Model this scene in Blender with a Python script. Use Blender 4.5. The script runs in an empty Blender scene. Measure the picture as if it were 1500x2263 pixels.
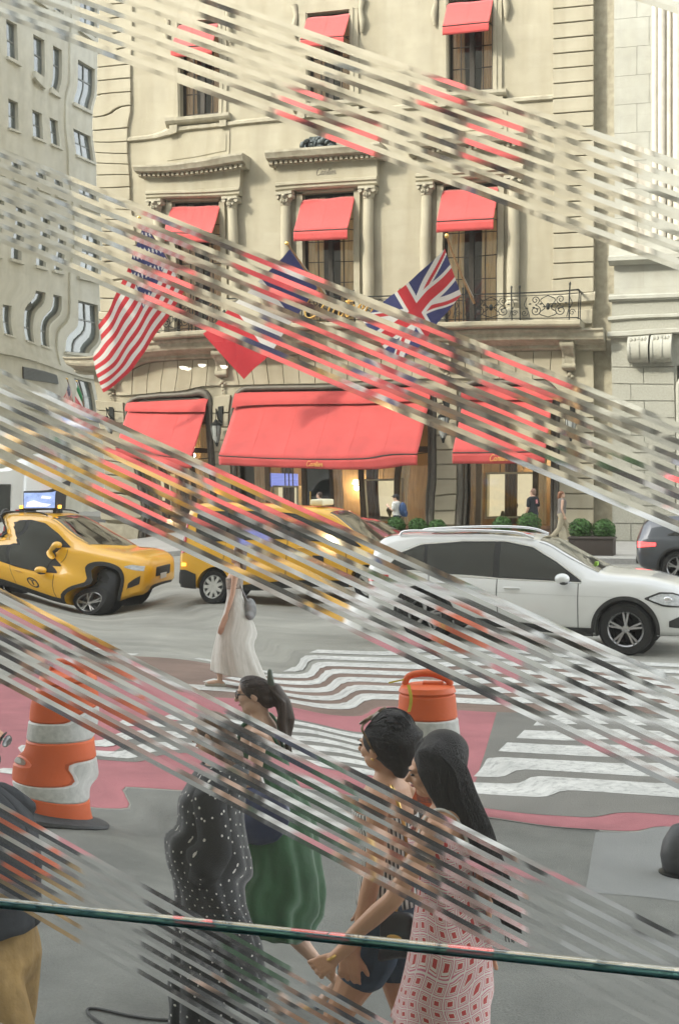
import bpy, bmesh, math, random
from mathutils import Vector, Matrix, Euler
from mathutils import noise as mnoise
random.seed(7)
R = math.radians
sc = bpy.context.scene
col = sc.collection

# ------------------------------------------------------------------ camera
PSI = R(17.6)                      # the camera is turned this far to the left of the street's normal
FPX, HZ, CAMH = 3143.0, 1036.0, 2.55   # focal length and horizon row in photo pixels, eye height in metres
CS, SN = math.cos(PSI), math.sin(PSI)
cam_d = bpy.data.cameras.new('camera')
cam_d.sensor_fit = 'VERTICAL'; cam_d.sensor_height = 36; cam_d.sensor_width = 24; cam_d.lens = 50
cam_d.shift_y = -(1131.5 - HZ) / 2263
cam_d.clip_start = 0.05; cam_d.clip_end = 2000
cam = bpy.data.objects.new('camera', cam_d); col.objects.link(cam)
cam.location = (0, 0, CAMH); cam.rotation_euler = (R(90), 0, PSI)
sc.camera = cam

# ------------------------------------------------------------------ light
SUN_EL, SUN_AZ = R(34), R(42)      # azimuth: left of the line from the mansion to the camera
to_sun = Vector((-math.sin(SUN_AZ) * math.cos(SUN_EL), -math.cos(SUN_AZ) * math.cos(SUN_EL), math.sin(SUN_EL)))
world = bpy.data.worlds.new('World'); sc.world = world; world.use_nodes = True
wn = world.node_tree
sky = wn.nodes.new('ShaderNodeTexSky'); sky.sky_type = 'NISHITA'; sky.sun_disc = False
sky.sun_elevation = SUN_EL; sky.sun_rotation = math.atan2(to_sun.x, to_sun.y) % (2 * math.pi)
sky.air_density = 1.0; sky.dust_density = 2.0; sky.ozone_density = 1.0
wn.nodes['Background'].inputs['Strength'].default_value = 0.15
hazy = wn.nodes.new('ShaderNodeHueSaturation'); hazy.inputs['Saturation'].default_value = .22   # a hazy, whitish summer sky
wn.links.new(sky.outputs[0], hazy.inputs['Color']); wn.links.new(hazy.outputs[0], wn.nodes['Background'].inputs[0])
sun_d = bpy.data.lights.new('sun', 'SUN'); sun_d.energy = .8; sun_d.angle = R(4.0); sun_d.color = (1, .93, .80)
sun = bpy.data.objects.new('sun', sun_d); col.objects.link(sun)
sun.rotation_euler = (-to_sun).to_track_quat('-Z', 'Y').to_euler()
vs = sc.view_settings
vs.view_transform = 'Standard'; vs.look = 'None'; vs.gamma = 1; vs.exposure = 2.45; vs.use_curve_mapping = False
sc.cycles.use_denoising = True
sc.cycles.max_bounces = 14; sc.cycles.transmission_bounces = 10; sc.cycles.transparent_max_bounces = 12
sc.cycles.sample_clamp_indirect = 6

# ------------------------------------------------------------------ survey helpers
def ray(u, v): return Vector((-SN * FPX + CS * (u - 750), CS * FPX + SN * (u - 750), HZ - v))
def on_y(u, v, Y):
    r = ray(u, v); t = Y / r.y; return Vector((r.x * t, Y, CAMH + r.z * t))
def on_x(u, v, X):
    r = ray(u, v); t = X / r.x; return Vector((X, r.y * t, CAMH + r.z * t))
def on_ground(u, v):
    r = ray(u, v); t = -CAMH / r.z; return Vector((r.x * t, r.y * t, 0))
def at_depth(u, D):
    k = (u - 750) / FPX * D
    return Vector((-SN * D + CS * k, CS * D + SN * k, 0))

# ------------------------------------------------------------------ materials
MATS = {}
def mat(name, c, rough=.6, metal=0, var=.12, vscale=6, bump=0, bscale=60, spec=.5, coat=0, emit=None, estr=0, c2=None, stretch=None, sheen=0, trans=0):
    if name in MATS: return MATS[name]
    m = bpy.data.materials.new(name); m.use_nodes = True; MATS[name] = m
    nt = m.node_tree; b = nt.nodes['Principled BSDF']
    b.inputs['Roughness'].default_value = rough; b.inputs['Metallic'].default_value = metal
    b.inputs['Specular IOR Level'].default_value = spec
    b.inputs['Coat Weight'].default_value = coat; b.inputs['Coat Roughness'].default_value = .04
    if sheen: b.inputs['Sheen Weight'].default_value = sheen
    if trans: b.inputs['Transmission Weight'].default_value = trans
    c = tuple(c)
    b.inputs['Base Color'].default_value = (*c, 1)
    if emit: b.inputs['Emission Color'].default_value = (*emit, 1); b.inputs['Emission Strength'].default_value = estr
    if var or c2 or bump:
        tc = nt.nodes.new('ShaderNodeTexCoord'); mp = nt.nodes.new('ShaderNodeMapping')
        if stretch: mp.inputs['Scale'].default_value = stretch
        nt.links.new(tc.outputs['Object'], mp.inputs[0])
    if var or c2:
        n = nt.nodes.new('ShaderNodeTexNoise'); n.inputs['Scale'].default_value = vscale; n.inputs['Detail'].default_value = 6; n.inputs['Roughness'].default_value = .62
        nt.links.new(mp.outputs[0], n.inputs['Vector'])
        rp = nt.nodes.new('ShaderNodeValToRGB')
        lo = c2 if c2 else tuple(x * (1 - var) for x in c); hi = c if c2 else tuple(min(1, x * (1 + var)) for x in c)
        rp.color_ramp.elements[0].position = .3; rp.color_ramp.elements[1].position = .7
        rp.color_ramp.elements[0].color = (*lo, 1); rp.color_ramp.elements[1].color = (*hi, 1)
        nt.links.new(n.outputs['Fac'], rp.inputs[0]); nt.links.new(rp.outputs[0], b.inputs['Base Color'])
    if bump:
        n2 = nt.nodes.new('ShaderNodeTexNoise'); n2.inputs['Scale'].default_value = bscale; n2.inputs['Detail'].default_value = 4
        nt.links.new(mp.outputs[0], n2.inputs['Vector'])
        bp = nt.nodes.new('ShaderNodeBump'); bp.inputs['Strength'].default_value = bump; bp.inputs['Distance'].default_value = .02
        nt.links.new(n2.outputs['Fac'], bp.inputs['Height']); nt.links.new(bp.outputs[0], b.inputs['Normal'])
    return m

stone = mat('limestone', (.355, .322, .238), .85, var=.10, vscale=1.3, bump=.25, bscale=25)
stone_d = mat('limestone_trim', (.35, .32, .24), .85, var=.22, vscale=5, bump=.3, bscale=30)
stone_w = mat('white_marble', (.37, .365, .315), .7, var=.10, vscale=2, bump=.2, bscale=30)
stone_wr = mat('white_granite_rough', (.32, .315, .265), .9, var=.16, vscale=18, bump=.5, bscale=40)
stone_g = mat('grey_limestone', (.52, .51, .44), .9, var=.10, vscale=1.5, bump=.2, bscale=20)
red_cloth = mat('red_awning_cloth', (.45, .052, .047), .8, var=.16, vscale=1.6, bump=.12, bscale=300, sheen=.3)
bronze = mat('bronze_frame', (.035, .03, .024), .45, .5, var=.2)
iron = mat('wrought_iron', (.022, .024, .022), .5, .6, var=.25, vscale=20)
gold = mat('gilt_letters', (.75, .50, .16), .3, .9, var=.1)
gold_print = mat('gold_print', (.72, .42, .12), .6, 0, var=.05)
wood = mat('walnut_panel', (.16, .085, .045), .45, var=.35, vscale=3, stretch=(6, 6, .5))
wood_l = mat('oak_panel', (.42, .27, .13), .45, var=.3, vscale=3, stretch=(6, 6, .5))
curtain = mat('curtain_linen', (.62, .46, .31), .9, var=.4, vscale=4, stretch=(5, 1, .15), emit=(.5, .34, .2), estr=.03)  # faint glow in the cloth stands in for warm room light
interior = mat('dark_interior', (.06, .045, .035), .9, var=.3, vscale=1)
lit_case = mat('lit_display', (.8, .75, .6), .6, var=.06, emit=(1, .88, .62), estr=.14)
warm_lamp = mat('warm_lamp', (1, .9, .7), .5, var=0, emit=(1, .78, .45), estr=2)
chrome = mat('chrome', (.75, .76, .78), .12, 1, var=.04)
tyre = mat('tyre_rubber', (.018, .018, .018), .85, var=.25, vscale=30)
alloy = mat('alloy_rim', (.42, .42, .42), .3, .9, var=.1)
blk_plastic = mat('black_plastic', (.022, .022, .022), .6, var=.2, vscale=30)
auto_glass = mat('tinted_auto_glass', (.008, .011, .011), .02, 0, var=.6, vscale=2.5, spec=.8, coat=.7)
lens_c = mat('headlamp_lens', (.55, .57, .6), .08, .3, var=.3, vscale=25, coat=1)
lens_r = mat('tail_lamp_red', (.5, .01, .015), .15, var=.1, coat=1)
lens_lit = mat('tail_lamp_lit', (.7, .02, .02), .2, var=.1, emit=(1, .06, .06), estr=.8)
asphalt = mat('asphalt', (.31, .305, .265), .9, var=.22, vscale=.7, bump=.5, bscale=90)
skin_a = mat('skin_tan', (.50, .275, .165), .5, var=.08, vscale=12, spec=.35)
skin_b = mat('skin_light', (.56, .36, .26), .5, var=.08, vscale=12, spec=.35)
hair_k = mat('hair_black', (.014, .011, .009), .5, var=.7, vscale=6, bump=.8, bscale=14, stretch=(30, 30, .7), spec=.35)
hair_b = mat('hair_brown', (.045, .026, .016), .42, var=.6, vscale=5, bump=.35, bscale=12, stretch=(22, 22, .8), spec=.5)
eye_m = mat('eye', (.03, .02, .015), .1, var=0)

def ashlar(m, bw, rh, dark, streak):
    nt = m.node_tree; b = nt.nodes['Principled BSDF']; src = b.inputs['Base Color'].links[0].from_socket
    g = nt.nodes.new('ShaderNodeNewGeometry'); sp = nt.nodes.new('ShaderNodeSeparateXYZ'); cb = nt.nodes.new('ShaderNodeCombineXYZ'); nt.links.new(g.outputs['Position'], sp.inputs[0])
    ad = nt.nodes.new('ShaderNodeMath'); ad.operation = 'ADD'; nt.links.new(sp.outputs[0], ad.inputs[0]); nt.links.new(sp.outputs[1], ad.inputs[1]); nt.links.new(ad.outputs[0], cb.inputs[0]); nt.links.new(sp.outputs[2], cb.inputs[1])
    br = nt.nodes.new('ShaderNodeTexBrick'); br.inputs['Scale'].default_value = 1; br.inputs['Brick Width'].default_value = bw; br.inputs['Row Height'].default_value = rh; br.inputs['Mortar Size'].default_value = .010; br.inputs['Mortar Smooth'].default_value = .4
    br.inputs['Color1'].default_value = (1, 1, 1, 1); br.inputs['Color2'].default_value = (.94, .935, .92, 1); br.inputs['Mortar'].default_value = (dark, dark, dark, 1); nt.links.new(cb.outputs[0], br.inputs['Vector'])
    mp = nt.nodes.new('ShaderNodeMapping'); mp.inputs['Scale'].default_value = (1.6, 1.6, .16); nt.links.new(g.outputs['Position'], mp.inputs[0]); n = nt.nodes.new('ShaderNodeTexNoise'); n.inputs['Scale'].default_value = 1.1; n.inputs['Detail'].default_value = 7; nt.links.new(mp.outputs[0], n.inputs['Vector'])
    rp = nt.nodes.new('ShaderNodeValToRGB'); rp.color_ramp.elements[0].position = .32; rp.color_ramp.elements[1].position = .56; rp.color_ramp.elements[0].color = (streak, streak * .985, streak * .95, 1); rp.color_ramp.elements[1].color = (1, 1, 1, 1); nt.links.new(n.outputs['Fac'], rp.inputs[0])
    last = src
    for o_ in (br.outputs['Color'], rp.outputs[0]):
        mx = nt.nodes.new('ShaderNodeMix'); mx.data_type = 'RGBA'; mx.blend_type = 'MULTIPLY'; mx.inputs[0].default_value = 1; nt.links.new(last, mx.inputs[6]); nt.links.new(o_, mx.inputs[7]); last = mx.outputs[2]
    nt.links.new(last, b.inputs['Base Color'])
ashlar(stone, 1.15, .505, .89, .86); ashlar(stone_w, 1.6, .95, .88, .9); ashlar(stone_g, 1.4, .83, .9, .9); ashlar(stone_d, 50, 50, 1, .80)

# glass of the shop window: clear with a slight added haze and, in the ground grooves, faintly frosted
def glass_mat(name, c, rough, film=0):
    m = bpy.data.materials.new(name); m.use_nodes = True
    nt = m.node_tree; nt.nodes.remove(nt.nodes['Principled BSDF'])
    g = nt.nodes.new('ShaderNodeBsdfGlass'); g.inputs['Color'].default_value = (*c, 1); g.inputs['Roughness'].default_value = rough; g.inputs['IOR'].default_value = 1.5
    tr = nt.nodes.new('ShaderNodeBsdfTranslucent'); tr.inputs[0].default_value = (.95, .95, .92, 1); mx = nt.nodes.new('ShaderNodeMixShader'); mx.inputs[0].default_value = film   # haze put into the glass: milky film lifts dark tones; ground facets scatter daylight
    nt.links.new(g.outputs[0], mx.inputs[1]); nt.links.new(tr.outputs[0], mx.inputs[2]); nt.links.new(mx.outputs[0], nt.nodes['Material Output'].inputs[0]); MATS[name] = m
    return m
glass_clear = glass_mat('window_glass', (.985, .99, .975), 0, .008)
glass_cut = glass_mat('ground_groove_glass', (.985, .99, .975), .06, .034)
# a pane one looks into: mostly transparent with a reflecting skin
pane_glass = bpy.data.materials.new('pane_glass'); pane_glass.use_nodes = True
_nt = pane_glass.node_tree; _nt.nodes.remove(_nt.nodes['Principled BSDF'])
_t = _nt.nodes.new('ShaderNodeBsdfTransparent'); _t.inputs[0].default_value = (.95, .95, .93, 1)
_g = _nt.nodes.new('ShaderNodeBsdfGlossy'); _g.inputs['Roughness'].default_value = .03
_f = _nt.nodes.new('ShaderNodeFresnel'); _f.inputs[0].default_value = 1.6
_m = _nt.nodes.new('ShaderNodeMixShader')
_nt.links.new(_f.outputs[0], _m.inputs[0]); _nt.links.new(_t.outputs[0], _m.inputs[1]); _nt.links.new(_g.outputs[0], _m.inputs[2])
_nt.links.new(_m.outputs[0], _nt.nodes['Material Output'].inputs[0])

# ------------------------------------------------------------------ mesh helpers
def tag(o, label=None, cat=None, group=None, kind=None):
    if label: o['label'] = label
    if cat: o['category'] = cat
    if group: o['group'] = group
    if kind: o['kind'] = kind
    return o
def empty(name, loc=(0, 0, 0), rz=0, parent=None, scale=1):
    o = bpy.data.objects.new(name, None); col.objects.link(o)
    o.location = loc; o.rotation_euler = (0, 0, rz); o.scale = (scale,) * 3; o.parent = parent
    o.empty_display_size = .1
    return o
def link(name, me, parent=None, loc=(0, 0, 0), rot=(0, 0, 0)):
    o = bpy.data.objects.new(name, me); col.objects.link(o); o.parent = parent
    o.location = loc; o.rotation_euler = rot
    return o
def lerp(a, b, t): return a + (b - a) * t
def smooth01(t):
    t = min(1, max(0, t)); return t * t * (3 - 2 * t)
def interp(xs, ys, x):
    """monotone cubic through the points"""
    n = len(xs)
    if x <= xs[0]: return ys[0]
    if x >= xs[-1]: return ys[-1]
    d = [(ys[i + 1] - ys[i]) / (xs[i + 1] - xs[i]) for i in range(n - 1)]
    def tang(i):
        if i == 0: return d[0]
        if i == n - 1: return d[-1]
        return 0 if d[i - 1] * d[i] <= 0 else 2 * d[i - 1] * d[i] / (d[i - 1] + d[i])
    for i in range(n - 1):
        if x <= xs[i + 1]:
            h = xs[i + 1] - xs[i]; t = (x - xs[i]) / h
            return (ys[i] * (1 + 2 * t) * (1 - t) ** 2 + tang(i) * h * t * (1 - t) ** 2 + ys[i + 1] * t * t * (3 - 2 * t) + tang(i + 1) * h * t * t * (t - 1))
def catmull(pts, n=6):
    pts = [Vector(p) for p in pts]; out = []
    for i in range(len(pts) - 1):
        p0 = pts[max(0, i - 1)]; p1 = pts[i]; p2 = pts[i + 1]; p3 = pts[min(len(pts) - 1, i + 2)]
        for k in range(n):
            t = k / n
            out.append(.5 * ((2 * p1) + (p2 - p0) * t + (2 * p0 - 5 * p1 + 4 * p2 - p3) * t * t + (3 * p1 - p0 - 3 * p2 + p3) * t ** 3))
    return out + [pts[-1]]

class MB:
    def __init__(s): s.v = []; s.f = []; s.mi = []; s.uv = None
    def add(s, vs, fs, m=0):
        o = len(s.v); s.v += [tuple(v) for v in vs]; s.f += [tuple(i + o for i in f) for f in fs]; s.mi += [m] * len(fs)
        return s
    def box(s, x0, x1, y0, y1, z0, z1, m=0):
        return s.add([(x0, y0, z0), (x1, y0, z0), (x1, y1, z0), (x0, y1, z0), (x0, y0, z1), (x1, y0, z1), (x1, y1, z1), (x0, y1, z1)],
                     [(0, 3, 2, 1), (4, 5, 6, 7), (0, 1, 5, 4), (1, 2, 6, 5), (2, 3, 7, 6), (3, 0, 4, 7)], m)
    def obox(s, p, q, w, h, up=(0, 0, 1)):
        """box bar from p to q, w wide, h high"""
        p = Vector(p); q = Vector(q); d = (q - p).normalized(); a = d.cross(Vector(up))
        if a.length < 1e-4: a = d.cross(Vector((1, 0, 0)))
        a.normalize(); b = a.cross(d)
        vs = [e + a * sx * w / 2 + b * sy * h / 2 for e in (p, q) for sx, sy in ((-1, -1), (1, -1), (1, 1), (-1, 1))]
        return s.add(vs, [(0, 1, 2, 3), (7, 6, 5, 4), (0, 4, 5, 1), (1, 5, 6, 2), (2, 6, 7, 3), (3, 7, 4, 0)])
    def loft(s, rings, closed=True, cap=True, m=0):
        n = len(rings[0]); o = len(s.v)
        for r in rings: s.v += [tuple(p) for p in r]
        for i in range(len(rings) - 1):
            for j in range(n if closed else n - 1):
                a = o + i * n + j; b = o + i * n + (j + 1) % n
                s.f.append((a, b, b + n, a + n)); s.mi.append(m)
        if cap and closed:
            s.f.append(tuple(o + j for j in reversed(range(n)))); s.mi.append(m)
            s.f.append(tuple(o + (len(rings) - 1) * n + j for j in range(n))); s.mi.append(m)
        return s
    def tube(s, pts, r, n=8, cap=True, m=0):
        pts = [Vector(p) for p in pts]; k = len(pts)
        rs = r if isinstance(r, (list, tuple)) else [r] * k
        rings = []; a = None
        for i, p in enumerate(pts):
            d = (pts[min(k - 1, i + 1)] - pts[max(0, i - 1)])
            if d.length < 1e-9: d = Vector((0, 0, 1))
            d.normalize()
            if a is None:
                a = d.cross(Vector((0, 0, 1)) if abs(d.z) < .9 else Vector((1, 0, 0)))
            a = (a - d * a.dot(d)).normalized(); b = d.cross(a)
            rings.append([p + (a * math.cos(t) + b * math.sin(t)) * rs[i] for t in (2 * math.pi * j / n for j in range(n))])
        return s.loft(rings, True, cap, m)
    def lathe(s, prof, n=24, c=(0, 0, 0), m=0, axis='z'):
        rings = []
        for r, z in prof:
            ring = []
            for j in range(n):
                t = 2 * math.pi * j / n; x, y = r * math.cos(t), r * math.sin(t)
                if axis == 'z': ring.append((c[0] + x, c[1] + y, c[2] + z))
                else: ring.append((c[0] + x, c[1] - z, c[2] + y))       # axis along -y
            rings.append(ring)
        return s.loft(rings, True, True, m)
    def ell(s, c, r, n=14, k=9, rot=None):
        c = Vector(c); rings = []
        for i in range(k + 1):
            f = math.pi * (i + .02) / (k + .04) if 0 < i < k else (1e-3 if i == 0 else math.pi - 1e-3)
            ring = []
            for j in range(n):
                t = 2 * math.pi * j / n
                p = Vector((r[0] * math.sin(f) * math.cos(t), r[1] * math.sin(f) * math.sin(t), -r[2] * math.cos(f)))
                if rot is not None: p = rot @ p
                ring.append(c + p)
            rings.append(ring)
        return s.loft(rings)
    def limb(s, pts, rs, n=12):
        """rounded, tapering limb"""
        P = [Vector(p) for p in pts]; d0 = (P[1] - P[0]).normalized(); d1 = (P[-1] - P[-2]).normalized()
        pp = [P[0] - d0 * rs[0] * .98, P[0] - d0 * rs[0] * .7] + P + [P[-1] + d1 * rs[-1] * .7, P[-1] + d1 * rs[-1] * .98]
        rr = [rs[0] * .2, rs[0] * .71] + list(rs) + [rs[-1] * .71, rs[-1] * .2]
        return s.tube(pp, rr, n)
    def prism(s, pts, y0, y1, m=0):
        """polygon in x,z pushed from y0 to y1"""
        n = len(pts)
        vs = [(x, y0, z) for x, z in pts] + [(x, y1, z) for x, z in pts]
        return s.add(vs, [tuple(range(n)), tuple(reversed(range(n, 2 * n)))] + [(i, i + n, (i + 1) % n + n, (i + 1) % n) for i in range(n)], m)
    def grid(s, fn, nu, nv, m=0, uv=False):
        o = len(s.v)
        if uv and s.uv is None: s.uv = {}
        for i in range(nu + 1):
            for j in range(nv + 1):
                if uv: s.uv[len(s.v)] = (i / nu, j / nv)
                s.v.append(tuple(fn(i / nu, j / nv)))
        for i in range(nu):
            for j in range(nv):
                a = o + i * (nv + 1) + j
                s.f.append((a, a + nv + 1, a + nv + 2, a + 1)); s.mi.append(m(((i + .5) / nu), ((j + .5) / nv)) if callable(m) else m)
        return s
    def mesh(s, name, mats, smooth=None, fix=True):
        me = bpy.data.meshes.new(name); me.from_pydata(s.v, [], s.f)
        for m in (mats if isinstance(mats, (list, tuple)) else [mats]): me.materials.append(m)
        if isinstance(mats, (list, tuple)) and len(mats) > 1: me.polygons.foreach_set('material_index', s.mi)
        if s.uv:
            ul = me.uv_layers.new(name='UVMap')
            for l in me.loops: ul.data[l.index].uv = s.uv.get(l.vertex_index, (0, 0))
        if fix:
            bm = bmesh.new(); bm.from_mesh(me); bmesh.ops.recalc_face_normals(bm, faces=bm.faces); bm.to_mesh(me); bm.free()
        if smooth is not None:
            me.polygons.foreach_set('use_smooth', [True] * len(me.polygons)); me.set_sharp_from_angle(angle=R(smooth))
        me.update()
        return me
    def build(s, name, mats, parent=None, smooth=None, loc=(0, 0, 0), rot=(0, 0, 0), fix=True):
        return link(name, s.mesh(name, mats, smooth, fix), parent, loc, rot)

def baked(o, mods):
    """apply modifiers given as (type, settings) and keep the result as plain mesh data"""
    for t, st in mods:
        md = o.modifiers.new(t.lower(), t)
        for k, v in st.items(): setattr(md, k, v)
    bpy.context.view_layer.update()
    dg = bpy.context.evaluated_depsgraph_get()
    me = bpy.data.meshes.new_from_object(o.evaluated_get(dg))
    old = o.data; mats = list(old.materials); o.modifiers.clear(); o.data = me
    if not me.materials:
        for m in mats: me.materials.append(m)
    return o
def remeshed(name, mb, m, parent, voxel=.008, it=3):
    o = mb.build(name, m, parent)
    baked(o, [('REMESH', dict(mode='VOXEL', voxel_size=voxel, use_smooth_shade=True)), ('SMOOTH', dict(factor=.5, iterations=it))])
    o.data.polygons.foreach_set('use_smooth', [True] * len(o.data.polygons))
    if not o.data.materials: o.data.materials.append(m)
    return o
def copy_tree(o, parent=None):
    c = o.copy(); col.objects.link(c); c.parent = parent
    for ch in list(o.children): copy_tree(ch, c)
    return c
# ================================================================== the setting
FY = 48.0                                            # plane of the mansion's front
def sheet(name, pts, z, m, kind='structure', parent=None):
    me = bpy.data.meshes.new(name); me.from_pydata([(p[0], p[1], z) for p in pts], [], [tuple(range(len(pts)))]); me.materials.append(m)
    o = link(name, me, parent)
    if kind: o['kind'] = kind
    return o
sheet('ground', [(-400, -400), (400, -400), (400, 600), (-400, 600)], -.012, mat('ground_far', (.12, .12, .115), .95, var=.1, vscale=.3))
sheet('road', [(-120, -6), (120, -6), (120, 38.5), (-120, 38.5)], 0, asphalt)
def blotch(m, sc_, lo, p0=.35, p1=.6):
    nt = m.node_tree; b = nt.nodes['Principled BSDF']; src = b.inputs['Base Color'].links[0].from_socket; g = nt.nodes.new('ShaderNodeNewGeometry'); mp = nt.nodes.new('ShaderNodeMapping'); mp.inputs['Scale'].default_value = sc_; nt.links.new(g.outputs['Position'], mp.inputs[0])
    n = nt.nodes.new('ShaderNodeTexNoise'); n.inputs['Scale'].default_value = 1; n.inputs['Detail'].default_value = 9; n.inputs['Roughness'].default_value = .68; nt.links.new(mp.outputs[0], n.inputs['Vector'])
    rp = nt.nodes.new('ShaderNodeValToRGB'); rp.color_ramp.elements[0].position = p0; rp.color_ramp.elements[1].position = p1; rp.color_ramp.elements[0].color = (lo, lo, lo, 1); rp.color_ramp.elements[1].color = (1, 1, 1, 1); nt.links.new(n.outputs['Fac'], rp.inputs[0])
    mx = nt.nodes.new('ShaderNodeMix'); mx.data_type = 'RGBA'; mx.blend_type = 'MULTIPLY'; mx.inputs[0].default_value = 1; nt.links.new(src, mx.inputs[6]); nt.links.new(rp.outputs[0], mx.inputs[7]); nt.links.new(mx.outputs[2], b.inputs['Base Color'])
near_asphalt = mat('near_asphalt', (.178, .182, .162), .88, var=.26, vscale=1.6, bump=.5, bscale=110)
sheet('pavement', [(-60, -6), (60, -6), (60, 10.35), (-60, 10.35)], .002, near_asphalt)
concrete = mat('sidewalk_concrete', (.36, .35, .32), .9, var=.12, vscale=1.5, bump=.3, bscale=60)
red_paint = mat('red_lane_paint', (.40, .135, .15), .85, var=.16, vscale=1.4, bump=.35, bscale=90)
brown_paint = mat('worn_red_lane_paint', (.20, .135, .105), .9, var=.22, vscale=1.2, bump=.35, bscale=90)
white_paint = mat('road_marking_white', (.68, .68, .64), .8, var=.12, vscale=5, bump=.2, bscale=90, c2=(.50, .50, .47))
blotch(asphalt, (.25, 2.2, 1), .80); blotch(asphalt, (40, 40, 40), .82); blotch(near_asphalt, (.9, .9, 1), .84); blotch(near_asphalt, (70, 70, 70), .78); blotch(red_paint, (1.2, 2.5, 1), .78); blotch(red_paint, (60, 60, 60), .85); blotch(brown_paint, (1.2, 2.5, 1), .8); blotch(white_paint, (14, 14, 14), .62, .36, .5); blotch(white_paint, (1.5, 3, 1), .8)
sheet('red_lane', [(-60, 10.39), (30, 10.39), (30, 14.7), (-60, 14.7)], .002, red_paint)
sheet('brown_lane', [(-8.9, 14.7), (30, 14.7), (30, 17.6), (-8.6, 17.6)], .002, brown_paint)
sheet('patched_asphalt', [(-5.9, 11.25), (-3.35, 11.35), (-3.5, 13.75), (-5.5, 13.75)], .004, mat('patched_asphalt', (.17, .165, .145), .92, var=.2, vscale=1, bump=.5, bscale=90))
sheet('patched_asphalt', [(-2.35, 10.72), (30, 10.9), (30, 14.72), (-2.95, 14.72)], .004, MATS['patched_asphalt'])
sheet('concrete_slab', [(-1.18, 8.6), (3.5, 8.9), (3.4, 11.1), (-1.32, 10.3)], .004, mat('slab_concrete', (.21, .215, .205), .9, var=.08, vscale=2, bump=.3, bscale=80))
for (a, b) in (((-2.6, 10.28), (-1.3, 10.34)), ((-2.45, 10.2), (-2.3, 9.2))):
    mb = MB(); mb.obox((*a, .010), (*b, .010), .012, .004); o = mb.build('road_joint', mat('tar_seam', (.05, .05, .05), .8, var=.2)); o['kind'] = 'structure'
# tar-sealed crack curling across the near asphalt
crack = catmull([on_ground(u, v) + Vector((0, 0, .009)) for u, v in ((520, 2263), (330, 2255), (210, 2232), (198, 2245), (240, 2275))], 8)
o = MB().tube(crack, .007, 5).build('road_crack', MATS['tar_seam']); o['kind'] = 'structure'

# zebra crossing: every bar its own piece
def crossing(name, bars):
    root = empty(name); root['kind'] = 'structure'
    for (x0, x1, y, w) in bars:
        n = 14; top = []; bot = []
        for i in range(n + 1):
            x = lerp(x0, x1, i / n)
            top.append((x, y + w / 2 + .012 * math.sin(x * 3.1 + y) + random.uniform(-.008, .008), .006)); bot.append((x, y - w / 2 + random.uniform(-.012, .012), .006))
        MB().loft([bot, top], closed=False).build('stripe', white_paint, root)
    return root
crossing('crosswalk', [(-6.4 - .06 * k, 9, 18.9 - .60 * k, .35) for k in range(7)])
crossing('crosswalk', [(-5.3 - .3 * k, -3.55 + .05 * k, 13.5 - .40 * k, .23) for k in range(6)])
crossing('crosswalk', [(-2.45 - .04 * k, 9, 14.25 - .68 * k, .44) for k in range(5)])
crossing('crosswalk', [(-9.2, -8.55, 17.75, .18), (-7.7, -6.55, 17.95, .2), (-7.6, -6.9, 18.35, .16)])

# far pavement with kerb
sw = MB(); sw.box(-27.4, 60, 38.65, 47.995, -.01, .15)
o = sw.build('sidewalk', concrete); o['kind'] = 'structure'
o = MB().box(-27.55, 60, 38.5, 38.65, -.01, .145).build('kerb', mat('granite_kerb', (.3, .3, .29), .85, var=.15, vscale=12)); o['kind'] = 'structure'
o = MB().box(-27.55, -27.4, 38.65, 140, -.01, .145).build('kerb', MATS['granite_kerb']); o['kind'] = 'structure'
o = MB().box(-27.4, -24.8, 47.995, 140, -.01, .149).build('sidewalk', concrete); o['kind'] = 'structure'
o = MB().box(-90, -34, 38.5, 140, -.01, .15).build('sidewalk', concrete); o['kind'] = 'structure'

# the building the photograph is taken from: a tall mass over the shop room, it shades the avenue
plaster = mat('shop_plaster', (.62, .60, .55), .9, var=.05)
def struct(name, m, *boxes):
    mb = MB()
    for b in boxes: mb.box(*b)
    o = mb.build(name, m); o['kind'] = 'structure'; return o
struct('wall_above', stone_g, (-150, 110, .7, 1.5, 4.6, 44.5))
struct('wall_below', stone_g, (-150, 110, .7, 1.5, -.01, 1.2))
struct('wall_beside', stone_g, (-150, -3.4, .7, 1.5, 1.2, 4.6), (2.8, 110, .7, 1.5, 1.2, 4.6))
struct('wall_back', plaster, (-7, 7, -8.2, -8, 1.0, 4.75), (-7.2, -7, -8.2, .7, 1.0, 4.75), (7, 7.2, -8.2, .7, 1.0, 4.75))
struct('ceiling', plaster, (-7, 7, -8, .7, 4.6, 4.75))
struct('floor', mat('shop_floor_grey', (.16, .165, .165), .6, var=.1), (-7, 7, -8, .7, 1.0, 1.15))
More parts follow.
